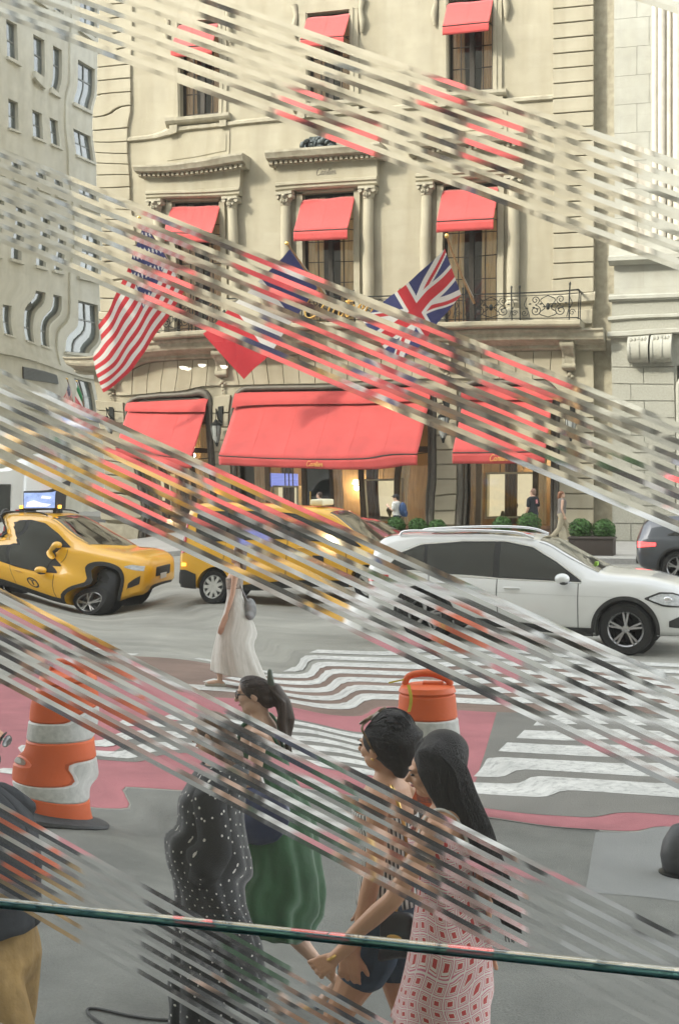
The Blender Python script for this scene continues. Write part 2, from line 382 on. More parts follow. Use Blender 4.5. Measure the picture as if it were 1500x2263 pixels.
# three small ceiling spots in the room, mirrored in the glass
for i, (u, v) in enumerate(((410, 812), (445, 805), (494, 808))):
    r = ray(u, v); t = 2.0 / r.y + 3.4 / r.y * (1 + .06 * i)
    p = Vector((r.x * t, 2 - r.y * t, CAMH + r.z * t))
    e = empty('spot_lamp', p)
    MB().lathe([(.05, .10), (.055, .02), (.05, 0)], 16).build('housing', blk_plastic, e, 40)
    MB().ell((0, 0, 0), (.016, .016, .012)).build('bulb', mat('spot_bulb', (1, 1, 1), .5, var=0, emit=(1, .9, .72), estr=8), e, 60)
    ld = bpy.data.lights.new('spot_glow', 'SPOT'); ld.spot_size = R(110); ld.spot_blend = .5; ld.energy = 5; ld.color = (1, .9, .75); ld.shadow_soft_size = .006; lo_ = bpy.data.objects.new('spot_glow', ld); col.objects.link(lo_); lo_.parent = e; lo_.location = (0, 0, -.09)
    MB().tube([(0, 0, .08), (0, 0, 4.6 - p.z)], .008, 6).build('stem', blk_plastic, e)
    tag(e, 'small warm ceiling spot mirrored in the window glass, ' + ('leftmost', 'middle', 'rightmost')[i] + ' of three', 'lamp', 'ceiling spots')

# ------------------------------------------------------------------ the shop window: ground-glass grooves and ripples
GM = .426; GC = 1 / math.hypot(1, GM)                # the grooves fall to the right by this slope
PX = 1.0491 / FPX                                    # metres on the glass for one photo pixel at its middle column
def t_of(v): return ((CAMH + (HZ - v) * PX) + GM * (-.3172)) * GC
GY, GTH = 1.0, .012                                  # room side of the glass, thickness
bundle_tops = [t_of(v) for v in (-1500, -972, -444, 86, 630, 1162, 1691, 2208, 2735, 3260, 3790)]
PITCH, GW, NG = t_of(0) - t_of(34), t_of(0) - t_of(23.5), 7
SLOPE = .098
def glass_pane(name, parent, x0, x1, z0, z1):
    bm = bmesh.new()
    # street side: flat strips and V grooves, running along s
    prof = []                                        # (t, recess, material of strip that follows)
    for T in bundle_tops:
        for k in range(NG):
            t = T - k * PITCH
            w = GW * (1 + .06 * math.sin(k * 2.3 + T * 40))
            prof += [(t, 0, 1), (t - w / 2, SLOPE * w / 2, 1), (t - w, 0, 0)]
    prof.sort(key=lambda p: -p[0])
    prof = [(6.0, 0, 0)] + prof + [(-4.0, 0, 0)]
    S0, S1 = -8, 8
    def wp(s, t, y): return (s * GC + t * GM * GC, y, t * GC - s * GM * GC)
    rows = [[bm.verts.new(wp(S, t, GY + GTH - d)) for S in (S0, S1)] for t, d, m in prof]
    for i in range(len(rows) - 1):
        f = bm.faces.new((rows[i][0], rows[i + 1][0], rows[i + 1][1], rows[i][1])); f.material_index = prof[i][2]
    # room side: shallow ripples between the bundles of grooves
    def ripple(x, s, t):
        for i in range(3, 8):
            top = bundle_tops[i] - (NG - 1) * PITCH - GW; bot = bundle_tops[i + 1]
            if bot <= t <= top:
                tau = (top - t) / (top - bot)
                w = .07 * math.sin(x * 21 + i * 2) + .035 * math.sin(x * 47 + i)
                return smooth01((tau + w - .34) / .15) * (1 - smooth01((tau + w - .62) / .3)) * reach(i, x)
        return 0
    def reach(i, x):                                 # how strong the ripple is along each clear band
        if not 3 <= i <= 6: return 0
        xs, ys = (((-.70, -.50, -.42), (.55, .5, .12)), ((-.70, -.54, -.47, -.30, -.20), (1.1, 1.0, .28, .30, .05)), ((-.70, -.525, -.493, -.43, -.38, -.27, -.05), (1.5, 1.4, .4, .32, .85, .66, .4)), ((-.70, -.50, -.33, -.2, -.1), (1.25, 1.2, .8, .45, .15)))[i - 3]
        return interp(xs, ys, x)
    NS, NT = 130, 620
    s_a, s_b = -1.9, .9
    tm = [lerp(1.2, 3.4, j / NT) for j in range(NT + 1)]
    grid = []
    for i in range(NS + 1):
        s = lerp(s_a, s_b, i / NS); fade = smooth01((s - s_a) / .25) * (1 - smooth01((s - .5) / .35))
        h = 0; row = []
        for j, t in enumerate(tm):
            x = s * GC + t * GM * GC
            if j: h += 40 / FPX / .5 * ripple(x, s, t) * fade * (tm[j] - tm[j - 1])
            hh = h
            for T in bundle_tops:
                if T >= t > T - (NG - 1) * PITCH - GW: hh = h * (1 - smooth01((t - (T - (NG - 1) * PITCH - GW)) / ((NG - 1) * PITCH + GW)))
                elif j and T >= tm[j - 1] and T < t: h = hh = 0
            row.append(bm.verts.new(wp(s, t, GY - hh)))
        grid.append(row)
    for i in range(NS):
        for j in range(NT):
            f = bm.faces.new((grid[i][j], grid[i][j + 1], grid[i + 1][j + 1], grid[i + 1][j])); f.smooth = True
    # flat room side around the rippled field
    for (sa, sb, ta, tb) in ((S0, s_a, -4, 6), (s_b, S1, -4, 6), (s_a, s_b, -4, 1.2), (s_a, s_b, 3.4, 6)):
        q = [bm.verts.new(wp(s, t, GY)) for s, t in ((sa, ta), (sa, tb), (sb, tb), (sb, ta))]
        bm.faces.new(q)
    for co, no in (((x0, 0, 0), (-1, 0, 0)), ((x1, 0, 0), (1, 0, 0)), ((0, 0, z0), (0, 0, -1)), ((0, 0, z1), (0, 0, 1))):
        bmesh.ops.bisect_plane(bm, geom=bm.verts[:] + bm.edges[:] + bm.faces[:], plane_co=co, plane_no=no, clear_outer=True)
    for f in bm.faces:                               # street faces look to +y, room faces to -y
        f.normal_update(); want = 1 if f.calc_center_median().y > GY + GTH * .6 else -1
        if f.normal.y * want < 0: f.normal_flip()
    e = [bm.verts.new(p) for p in ((x0, GY, z0), (x1, GY, z0), (x1, GY, z1), (x0, GY, z1), (x0, GY + GTH, z0), (x1, GY + GTH, z0), (x1, GY + GTH, z1), (x0, GY + GTH, z1))]
    for q in ((0, 1, 5, 4), (1, 2, 6, 5), (2, 3, 7, 6), (3, 0, 4, 7)): bm.faces.new([e[k] for k in q])
    me = bpy.data.meshes.new(name); bm.to_mesh(me); bm.free()
    me.materials.append(glass_clear); me.materials.append(glass_cut)
    return link(name, me, parent)
ZJ = CAMH + (HZ - 2074) * PX                         # height of the joint between the two sheets
win = tag(empty('shop_window', (0, 0, 0)), 'large clear shop window cut with bundles of fine diagonal grooves', 'window')
glass_pane('pane', win, -3.4, 2.8, ZJ + .0018, 4.6)
glass_pane('pane', win, -3.4, 2.8, 1.2, ZJ - .0018)
edge_m = mat('green_glass_edge', (.22, .52, .57), .7, var=.5, vscale=7, spec=.1, c2=(.44, .56, .52))
_nt = edge_m.node_tree; _b = _nt.nodes['Principled BSDF']; _t = _nt.nodes.new('ShaderNodeBsdfTransparent'); _t.inputs[0].default_value = (.38, .58, .60, 1); _m = _nt.nodes.new('ShaderNodeMixShader'); _m.inputs[0].default_value = .35   # light seeps through the sheet's green edge
_nt.links.new(_t.outputs[0], _m.inputs[1]); _nt.links.new(_b.outputs[0], _m.inputs[2]); _nt.links.new(_m.outputs[0], _nt.nodes['Material Output'].inputs[0])
MB().box(-3.4, 2.8, GY - .0045, GY - .002, ZJ - .0021, ZJ + .0021).build('edge_lip', edge_m, win)
for z_, h_ in ((.0021, .0004), (-.0027, .0006)): MB().box(-3.4, 2.8, GY - .0047, GY - .002, ZJ + z_, ZJ + z_ + h_).build('edge_line', mat('dark_glass_edge', (.14, .34, .37), .6, var=.4, vscale=5), win)

# ================================================================== the mansion
def wall_cells(mb, x0, x1, z0, z1, y0, y1, holes):
    xs = sorted({x0, x1, *[h[0] for h in holes], *[h[1] for h in holes]}); zs = sorted({z0, z1, *[h[2] for h in holes], *[h[3] for h in holes]})
    for a, b in zip(xs, xs[1:]):
        run = None
        for c, d in zip(zs, zs[1:]):
            mx, mz = (a + b) / 2, (c + d) / 2
            if any(h[0] < mx < h[1] and h[2] < mz < h[3] for h in holes):
                if run: mb.box(a, b, y0, y1, *run); run = None
            else: run = (run[0], d) if run else (c, d)
        if run: mb.box(a, b, y0, y1, *run)
XL, XR = -24.7, -6.29
BAYS = (-20.7, -15.62, -10.5)
ARCH = [(-23.45, -20.05), (-19.2, -11.85), (-10.9, -7.55)]
mansion = tag(empty('stone_mansion', ((XL + XR) / 2, FY, 0)), 'cream limestone mansion with red awnings, flags and iron balcony', 'building')
mo = mansion.location
def mbuild(mb, name, m, smooth=None, parent=None, fix=True):
    """parts are measured in street coordinates; the thing's own origin is subtracted"""
    mb.v = [(x - mo.x, y - mo.y, z - mo.z) for x, y, z in mb.v]
    return mb.build(name, m, parent or mansion, smooth, fix=fix)
holes = [(c - .95, c + .95, 7.5, 12.35) for c in BAYS] + [(c - .78, c + .78, 15.5, 18.75) for c in BAYS] + [(a, b, .15, 5.45) for a, b in ARCH]
mb = MB(); wall_cells(mb, XL + .06, XR - .02, .14, 30, FY, FY + .5, holes); mbuild(mb, 'wall', stone)
mb = MB(); mb.box(XL + .06, XL + .5, FY + .5, FY + 26, .14, 30); mb.box(XL + .5, XR - .02, FY + 7, FY + 7.3, .14, 30); mb.box(XR - .4, XR - .02, FY + .5, FY + 26, .14, 30); mb.box(XL, XR, FY + .5, FY + 26, 30, 30.4)
mbuild(mb, 'shell', stone)
mb = MB(); mb.box(XL + .5, XR - .4, FY + .5, FY + 7, 7.0, 7.3); mb.box(XL + .5, XR - .4, FY + .5, FY + 7, 14.4, 14.7); mbuild(mb, 'floor_slab', interior)
# spandrels round off the corners of the street openings, a moulded iron frame runs round them
for a, b in ARCH:
    r = .55
    for sx, cx in ((1, a), (-1, b)):
        pts = [(cx, 5.45), (cx, 5.45 - r)] + [(cx + sx * (r - r * math.cos(t)), 5.45 - r + r * math.sin(t)) for t in (math.pi / 2 * k / 8 for k in range(1, 9))]
        mbuild(MB().prism(pts if sx > 0 else pts[::-1], FY + .01, FY + .48), 'spandrel', stone)
        path = [(a, 0.16)] + [(a + r - r * math.cos(t), 5.45 - r + r * math.sin(t)) for t in (math.pi / 2 * k / 8 for k in range(9))] + [(b - r + r * math.sin(t), 5.45 - r + r * math.cos(t)) for t in (math.pi / 2 * k / 8 for k in range(9))] + [(b, .16)]
    mb = MB(); mb.tube([(x, FY - .02, z) for x, z in path], .10, 10); mb.tube([(x + (.16 if x < (a + b) / 2 else -.16), FY + .06, z - (.16 if z > 4.85 else 0)) for x, z in path], .06, 8)
    mbuild(mb, 'opening_frame', mat('grey_iron_frame', (.105, .095, .075), .55, .2, var=.25, vscale=8), 50)
# quoins: every stone is a piece
CO = .505
def block_mesh(w, h, d, bev=.018):
    bm = bmesh.new(); bmesh.ops.create_cube(bm, size=1)
    for v in bm.verts: v.co = Vector((v.co.x * w, v.co.y * d, v.co.z * h))
    bmesh.ops.bevel(bm, geom=bm.edges[:], offset=bev, segments=1, affect='EDGES')
    me = bpy.data.meshes.new('stone_block'); bm.to_mesh(me); bm.free(); me.materials.append(stone); return me
qw = 1.37; qb = block_mesh(qw, CO - .035, .14)
for side, cx in ((0, XL + qw / 2), (1, XR - qw / 2)):
    for k in range(43):
        z = 7.7 + k * CO
        if 8.15 < z < 8.5: continue
        link('quoin_block', qb, mansion, (cx - mo.x, -.04 + random.uniform(-.008, .008), z))
pb = {}
def pier_block(cx, w, z):
    key = round(w, 2)
    if key not in pb: pb[key] = block_mesh(w, CO - .035, .14)
    link('pier_block', pb[key], mansion, (cx - mo.x, -.04 + random.uniform(-.008, .008), z))
for k in range(12):
    z = .95 + k * CO
    if z > 5.4: continue
    for a, b in ((XL, ARCH[0][0] - .10), (ARCH[0][1] + .12, ARCH[1][0] - .12), (ARCH[1][1] + .12, ARCH[2][0] - .12), (ARCH[2][1] + .1, XR)):
        pier_block((a + b) / 2, b - a, z)
# flat-arch stones over the street openings
for a, b in ARCH:
    n = max(7, int((b - a) / .52)); w = (b - a + .7) / n
    for k in range(n):
        x0 = a - .35 + k * w; c = (a + b) / 2; lean0 = (x0 - c) * .055; lean1 = (x0 + w - c) * .055
        mb = MB(); mb.prism([(x0 + .012, 5.58), (x0 + w - .012, 5.58), (x0 + w - .012 + lean1, 6.52), (x0 + .012 + lean0, 6.52)], FY - .09 - random.uniform(0, .012), FY + .01)
        mbuild(mb, 'arch_stone', stone)
# base plinth
for a, b in ((XL - .03, ARCH[0][0] - .1), (ARCH[0][1] + .1, ARCH[1][0] - .1), (ARCH[1][1] + .1, ARCH[2][0] - .1), (ARCH[2][1] + .1, XR + .03)):
    mbuild(MB().box(a, b, FY - .16, FY + .01, .14, .62), 'plinth', stone_d)
# horizontal mouldings as stepped profiles
def moulding(name, prof, x0, x1, m=stone, parent=None):
    """prof: (projection, z) from bottom to top"""
    pts = [(FY + .02, prof[0][1])] + [(FY - p, z) for p, z in prof] + [(FY + .02, prof[-1][1])]
    n = len(pts)
    mb = MB(); mb.add([(x0, y, z) for y, z in pts] + [(x1, y, z) for y, z in pts], [tuple(range(n)), tuple(reversed(range(n, 2 * n)))] + [(i, i + n, (i + 1) % n + n, (i + 1) % n) for i in range(n)])
    return mbuild(mb, name, m, None, parent)
moulding('main_cornice', [(.12, 6.55), (.22, 6.62), (.22, 6.72), (.45, 6.80), (.78, 6.88), (.82, 6.98), (.82, 7.10), (.9, 7.18), (.9, 7.24)], XL - .55, XR + .45, stone_d)
moulding('string_course', [(.03, 15.0), (.10, 15.04), (.10, 15.14), (.03, 15.2)], XL + qw, XR - qw, stone_d)
moulding('string_course', [(.08, 8.16), (.16, 8.2), (.16, 8.42), (.05, 8.5)], XL - .05, XL + qw + .15, stone_d)
moulding('string_course', [(.08, 8.16), (.16, 8.2), (.16, 8.42), (.05, 8.5)], XR - qw - .15, XR + .05, stone_d)
moulding('balcony_slab', [(.95, 7.26), (1.22, 7.30), (1.26, 7.36), (1.26, 7.47), (1.2, 7.50)], -22.2, -6.55, stone)
# raised panels between the floors
for c in BAYS:
    if c != BAYS[1]:
        mb = MB(); mb.box(c - 1.25, c + 1.25, FY - .04, FY + .01, 14.0, 14.85); mb.box(c - 1.12, c + 1.12, FY - .065, FY - .03, 14.12, 14.73); mbuild(mb, 'panel', stone)
# scrolled brackets below the balcony
def bracket(parent, x, zt, h, w, d, m, name='bracket'):
    mb = MB()
    pr = [(0, 0), (d, 0), (d * 1.02, -.12 * h), (d * .9, -.32 * h), (d * .55, -.45 * h), (d * .42, -.62 * h), (d * .5, -.8 * h), (d * .38, -.95 * h), (d * .12, -h), (0, -h)]
    n = len(pr)
    for k, (a, b, q) in enumerate(((-w / 2, w / 2, 1.0), (-w / 2 - .03, -w / 2 + .05, 1.06), (w / 2 - .05, w / 2 + .03, 1.06))):
        mb.add([(x + a, FY - p * q, zt + z) for p, z in pr] + [(x + b, FY - p * q, zt + z) for p, z in pr], [tuple(range(n)), tuple(reversed(range(n, 2 * n)))] + [(i, i + n, (i + 1) % n + n, (i + 1) % n) for i in range(n)])
    mb.tube([(x - w / 2 - .06, FY - d * .86, zt - .16 * h), (x + w / 2 + .06, FY - d * .86, zt - .16 * h)], .14 * h, 12)
    mb.tube([(x - w / 2 - .05, FY - d * .4, zt - .86 * h), (x + w / 2 + .05, FY - d * .4, zt - .86 * h)], .1 * h, 12)
    return mb
for x in (-24.0, -19.62, -11.38, -7.1):
    mbuild(bracket(mansion, x, 6.9, 1.05, .36, .62, stone_d), 'bracket', stone_d, 40)
    mb = MB()                                        # carved drop below the bracket
    for k, (dx, dz, r) in enumerate(((0, -.12, .09), (-.09, -.2, .06), (.09, -.2, .06), (0, -.3, .07), (0, -.44, .05), (0, -.55, .035))): mb.ell((x + dx, FY - .1, 5.85 + dz), (r, r * .8, r), 8, 6)
    mbuild(mb, 'carved_drop', stone_d, 60)

# windows: frame, curtain, muntins, single panes
pane_cache = {}
def window(cx, w, z0, z1, rows, cols, curt):
    root = empty('window', (cx - mo.x, .28, 0), 0, mansion)
    mb = MB(); t = .09
    mb.box(-w / 2, -w / 2 + t, -.05, .05, z0, z1); mb.box(w / 2 - t, w / 2, -.05, .05, z0, z1); mb.box(-w / 2 + t, w / 2 - t, -.05, .05, z1 - t, z1); mb.box(-w / 2 + t, w / 2 - t, -.05, .05, z0, z0 + t * 1.6); mb.box(-.085, .085, -.06, .05, z0 + t * 1.6, z1 - t)
    mb.build('frame', bronze, root)
    pw = (w / 2 - t - .085) / (cols // 2); ph = (z1 - z0 - 2.6 * t) / rows; mb = MB()
    for sgn in (-1, 1):
        for k in range(1, cols // 2): x = sgn * (.085 + k * pw); mb.box(x - .014, x + .014, -.03, .03, z0 + 1.6 * t, z1 - t)
        for k in range(1, rows):
            z = z0 + 1.6 * t + k * ph; a, b = sorted((sgn * .085, sgn * (w / 2 - t))); mb.box(a, b, -.026, .026, z - .013, z + .013)
    mb.build('muntins', bronze, root)
    key = (round(pw, 3), round(ph, 3))
    if key not in pane_cache: pane_cache[key] = MB().box(-pw / 2 + .013, pw / 2 - .013, -.004, .004, -ph / 2 + .012, ph / 2 - .012).mesh('pane', pane_glass)
    for sgn in (-1, 1):
        for k in range(cols // 2):
            for j in range(rows): link('pane', pane_cache[key], root, (sgn * (.085 + (k + .5) * pw), 0, z0 + 1.6 * t + (j + .5) * ph), (random.uniform(-.006, .006), 0, random.uniform(-.006, .006)))
    for sgn in (-1, 1):
        mb = MB(); a, b = (.03, w / 2 - .02)
        mb.grid(lambda u, v: (sgn * lerp(a + .28 * (1 - (2 * v - 1) ** 2 * .2), b, u), .13 + .045 * math.sin(u * 26 + cx), lerp(z0 + .05, z1 - .05, v)), 44, 6)
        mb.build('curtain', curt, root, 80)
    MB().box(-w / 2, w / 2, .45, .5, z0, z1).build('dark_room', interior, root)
    return root
sheer = mat('sheer_curtain', (.62, .50, .32), .9, var=.45, vscale=5, stretch=(5, 1, .12), emit=(.55, .38, .2), estr=.04)  # glows slightly of itself, imitating lamplight from the room behind
for i, c in enumerate(BAYS):
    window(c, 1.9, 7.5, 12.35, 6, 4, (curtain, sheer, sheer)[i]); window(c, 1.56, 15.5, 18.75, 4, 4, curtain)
# architrave, columns, entablature and cornice of each first-floor window
def column(c, x):
    root = empty('column', (x - mo.x, -.2, 0), 0, mansion)
    MB().lathe([(.24, 8.0), (.24, 8.12), (.27, 8.16), (.27, 8.24), (.21, 8.3), (.235, 8.36), (.2, 8.42)], 20).build('base', stone_d, root, 40)
    MB().lathe([(.195, 8.4), (.205, 9.4), (.195, 10.6), (.172, 12.0)], 24).build('shaft', stone, root, 60)
    MB().box(-.3, .3, -.3, .21, 7.5, 8.01).build('pedestal', stone_d, root)
    mb = MB(); mb.lathe([(.17, 11.98), (.2, 12.02), (.18, 12.06), (.22, 12.16), (.27, 12.3), (.24, 12.33)], 20); mb.box(-.3, .3, -.3, .2, 12.33, 12.42)
    for sx in (-1, 1):
        mb.tube([(sx * .24, -.27, 12.27), (sx * .24, .18, 12.27)], .075, 10)
        for j in range(4): mb.ell((sx * .1 * (j % 2), -.2 + .02 * j, 12.1 + .05 * j), (.06, .06, .08), 8, 6)
    mb.ell((0, -.27, 12.3), (.08, .05, .07), 8, 6)
    mb.build('capital', stone_d, root, 50)
for c in BAYS:
    for sx in (-1, 1): column(c, c + sx * 1.52)
    mb = MB()
    for sx in (-1, 1): mb.box(c + sx * 1.06 - .11, c + sx * 1.06 + .11, FY - .1, FY + .01, 7.5, 12.40)
    mb.box(c - 1.17, c + 1.17, FY - .10, FY + .3, 12.353, 12.45); mbuild(mb, 'architrave', stone)
    moulding('entablature', [(.30, 12.46), (.36, 12.52), (.36, 12.60), (.42, 12.64), (.42, 12.72), (.32, 12.76), (.32, 13.34)], c - 1.86, c + 1.86)
    moulding('cornice', [(.34, 13.34), (.46, 13.40), (.46, 13.46), (.78, 13.54), (.82, 13.62), (.88, 13.72), (.88, 13.80)], c - 2.1, c + 2.1, stone_d)
    for k in range(22):
        x = c - 1.95 + k * .186; mbuild(MB().box(x - .05, x + .05, FY - .62, FY - .44, 13.36, 13.47), 'dentil', stone_d)
# bronze sculpted cluster above the middle cornice
mb = MB(); rr = random.Random(3)
for k in range(46):
    a = rr.uniform(-.62, .62); mb.ell((BAYS[1] - .25 + a, FY - .3 + rr.uniform(-.15, .1), 13.84 + rr.uniform(.0, .55) * (1 - abs(a))), (rr.uniform(.06, .16), rr.uniform(.06, .12), rr.uniform(.05, .14)), 7, 5, Matrix.Rotation(rr.uniform(0, 3), 3, 'Y'))
mb.prism([(BAYS[1] - .9, 13.8), (BAYS[1] + .35, 13.8), (BAYS[1] + .1, 14.25), (BAYS[1] - .6, 14.3)], FY - .32, FY - .02)
mbuild(mb, 'bronze_cluster', mat('weathered_bronze', (.05, .06, .06), .5, .5, var=.6, vscale=6), 50)
# second-floor surrounds with ears and sills
for c in BAYS:
    mb = MB()
    for sx in (-1, 1):
        mb.box(c + sx * .94 - .16, c + sx * .94 + .16, FY - .09, FY + .01, 15.5, 19.1); mb.box(c + sx * .88 - .05, c + sx * .88 + .05, FY - .13, FY - .08, 15.5, 18.8)
        mb.tube([(c + sx * 1.24, FY - .08, 17.9), (c + sx * 1.27, FY - .14, 18.3), (c + sx * 1.2, FY - .1, 18.7), (c + sx * 1.27, FY - .1, 19.1)], [.05, .11, .08, .12], 10)
    mb.box(c - 1.12, c + 1.12, FY - .1, FY + .01, 18.76, 19.1); mbuild(mb, 'window_surround', stone, 40)
    moulding('sill', [(.08, 15.22), (.2, 15.28), (.26, 15.36), (.26, 15.48)], c - 1.28, c + 1.28, stone_d)
    for sx in (-1, 1): mbuild(MB().box(c + sx * 1.0 - .14, c + sx * 1.0 + .14, FY - .17, FY + .01, 15.0, 15.23), 'sill_bracket', stone_d)

# awnings: things of their own
red_seam = mat('red_awning_seam', (.43, .05, .045), .85, var=.1)
def awning(label, x0, x1, zt, zb, yt, yb, val, group, roll=0, script=False):
    cx = (x0 + x1) / 2; w = x1 - x0
    e = tag(empty('awning', (cx, yt, zt)), label, 'awning', group)
    def sur(u, v): return (lerp(-w / 2, w / 2, u), lerp(0, yb - yt, v), lerp(0, zb - zt, v) - .05 * math.sin(math.pi * v) * (w / 4) ** .5 + .012 * math.sin(u * w * 5 + v * 3))
    o = MB().grid(sur, 40, 10).build('canopy', red_cloth, e, 60); baked(o, [('SOLIDIFY', dict(thickness=.012))])
    o = MB().grid(lambda u, v: (lerp(-w / 2, w / 2, u), yb - yt - .012 + .02 * math.sin(u * w * 4) * v, zb - zt - v * val), 60, 3).build('valance', red_cloth, e, 60); baked(o, [('SOLIDIFY', dict(thickness=.01))])
    for k in range(1, max(2, round(w / 1.15))):
        u = k / max(2, round(w / 1.15)); MB().tube([Vector(sur(u, v / 8)) + Vector((0, -.006, .012)) for v in range(9)], .0045, 5).build('seam', red_seam, e)
    mb = MB(); mb.tube([(-w / 2, yb - yt, zb - zt), (w / 2, yb - yt, zb - zt)], .025, 8)
    for sx in (-1, 1): mb.tube([(sx * (w / 2 - .03), 0, zb - zt + .1), (sx * (w / 2 - .03), yb - yt, zb - zt)], .018, 6)
    mb.build('bar', iron, e, 40)
    if roll:
        MB().grid(lambda u, v: (lerp(-w / 2 - .05, w / 2 + .05, u), -.02 - .26 * math.sin(v * 1.7), .30 - .46 * v), 24, 5).build('hood', red_cloth, e, 60)
    return e
AW = 'red awnings on the mansion'
for lab, c, dx in (('red window awning on the first floor, leftmost bay behind the striped flag', BAYS[0], 0), ('red window awning under the cornice with the bronze cluster', BAYS[1], 0), ('red window awning above the flag with diagonal crosses', BAYS[2], 0)):
    awning(lab, c - .98, c + .98, 12.15, 10.95, FY - .05, FY - .9, .36, AW)
for lab, c in (('red awning on the top floor, left bay', BAYS[0]), ('red awning on the top floor, middle bay', BAYS[1]), ('red awning on the top floor, right bay near the quoins', BAYS[2])):
    awning(lab, c - .8, c + .8, 18.6, 17.6, FY - .05, FY - .8, .3, AW)
STREET_AW = [awning('red shop awning at the left street opening between two lanterns', ARCH[0][0] + .12, ARCH[0][1] - .12, 4.95, 2.85, FY - .06, FY - 1.75, .36, AW, 1),
             awning('widest red shop awning, over the middle street opening', ARCH[1][0] + .12, ARCH[1][1] - .12, 5.0, 3.05, FY - .06, FY - 1.75, .36, AW, 1),
             awning('red shop awning at the right street opening beside the planters', ARCH[2][0] + .12, ARCH[2][1] - .12, 5.0, 3.1, FY - .06, FY - 1.75, .36, AW, 1)]
# flowing handwriting as thin tubes
GLYPHS = [[(.62, .85), (.5, 1.0), (.25, .95), (.08, .65), (.05, .3), (.2, .02), (.45, .02), (.65, .2)],
          [(1.05, .5), (.9, .58), (.75, .42), (.74, .15), (.88, .02), (1.02, .15), (1.08, .55), (1.06, .15), (1.14, .02), (1.25, .12)],
          [(1.25, .12), (1.36, .55), (1.42, .62), (1.43, .48), (1.56, .5), (1.52, .15), (1.6, .02), (1.7, .1)],
          [(1.7, .1), (1.86, .95), (1.82, .2), (1.9, .02), (2.0, .1)], [(1.7, .68), (2.02, .7)],
          [(2.0, .1), (2.1, .55), (2.1, .15), (2.18, .02), (2.27, .12)], [(2.14, .75), (2.15, .8)],
          [(2.27, .2), (2.5, .4), (2.45, .58), (2.33, .5), (2.3, .2), (2.42, .02), (2.6, .15)],
          [(2.6, .12), (2.71, .55), (2.77, .62), (2.78, .48), (2.91, .5), (2.87, .15), (2.95, .02), (3.1, .15)]]
def script_text(name, x, y, z, h, r, m, parent):
    mb = MB()
    for g in GLYPHS: mb.tube(catmull([((a - 1.55 + .25 * b) * h, 0, b * h) for a, b in g], 5), r, 6)
    return mb.build(name, m, parent, 60, (x, y, z))
p = on_y(745, 690, FY - 1.3)
script_text('gilt_lettering', p.x - mo.x, p.y - mo.y, 7.66, .86, .035, gold, mansion)
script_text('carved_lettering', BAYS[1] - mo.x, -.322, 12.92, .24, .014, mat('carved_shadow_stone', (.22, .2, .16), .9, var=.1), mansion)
script_text('gold_script', 0, -1.75 + .06 - .035, 3.05 - 5.0 - .27, .2, .011, gold_print, STREET_AW[1])
script_text('gold_script', .3, -1.75 + .06 - .035, 2.85 - 4.95 - .27, .2, .011, gold_print, STREET_AW[0])
script_text('gold_script', 0, -1.75 + .06 - .035, 3.1 - 5.0 - .27, .2, .011, gold_print, STREET_AW[2])

# wrought iron balcony rail, panel by panel
rail = empty('balcony_rail', (0 - mo.x, -1.12, 0), 0, mansion)
def spiral(cx, cz, r0, turns, a0, sgn, n=26): return [(cx + (r0 * (1 - .82 * k / n)) * math.cos(a0 + sgn * 2 * math.pi * turns * k / n), 0, cz + (r0 * (1 - .82 * k / n)) * math.sin(a0 + sgn * 2 * math.pi * turns * k / n)) for k in range(n + 1)]
x0, x1 = -22.1, -6.66
mb = MB(); mb.obox((x0, 0, 8.46), (x1, 0, 8.46), .06, .04); mb.obox((x0, 0, 7.58), (x1, 0, 7.58), .05, .03); mb.obox((x0, 0, 8.36), (x1, 0, 8.36), .03, .02)
for xx in (x0, x1): mb.obox((xx, 0, 8.46), (xx, 1.1, 8.46), .05, .04); mb.obox((xx, 0, 7.58), (xx, 1.1, 7.58), .04, .03)
mb.build('rail_bar', iron, rail)
n_p = 8; pw = (x1 - x0) / n_p
pm = MB()
for sx in (-1, 1):
    pm.tube(spiral(sx * .42, 7.84, .19, 1.6, R(90), sx), .016, 5); pm.tube(spiral(sx * .42, 8.2, .15, 1.5, R(-90), -sx), .016, 5)
    pm.tube(catmull([(0, 0, 8.34), (sx * .25, 0, 8.2), (sx * .1, 0, 7.95), (sx * .3, 0, 7.75), (0, 0, 7.62)], 5), .016, 5)
    pm.tube(catmull([(sx * .62, 0, 7.62), (sx * .7, 0, 7.9), (sx * .8, 0, 8.05), (sx * .7, 0, 8.3)], 5), .014, 5); pm.tube(spiral(sx * .8, 7.76, .11, 1.4, R(0), sx), .013, 5)
    for k in range(6): pm.ell((sx * (.12 + .12 * k), 0, 7.98 + .1 * math.sin(k * 2)), (.05, .012, .028), 6, 4)
pm.ell((0, 0, 7.98), (.07, .03, .12), 8, 6)
pme = pm.mesh('scroll_panel', iron, 60)
post = MB().obox((0, 0, 7.5), (0, 0, 8.62), .04, .04).ell((0, 0, 8.66), (.035, .035, .06), 8, 6).mesh('rail_post', iron)
for k in range(n_p):
    link('scroll_panel', pme, rail, (x0 + (k + .5) * pw, 0, 0)); link('rail_post', post, rail, (x0 + k * pw + .02, 0, 0)); link('rail_post', post, rail, (x0 + (k + 1) * pw - .26, 0, 0))
mb = MB()
for y in (.35, .75): mb.obox((x1, y, 7.58), (x1, y, 8.46), .03, .03)
mb.build('side_bars', iron, rail)

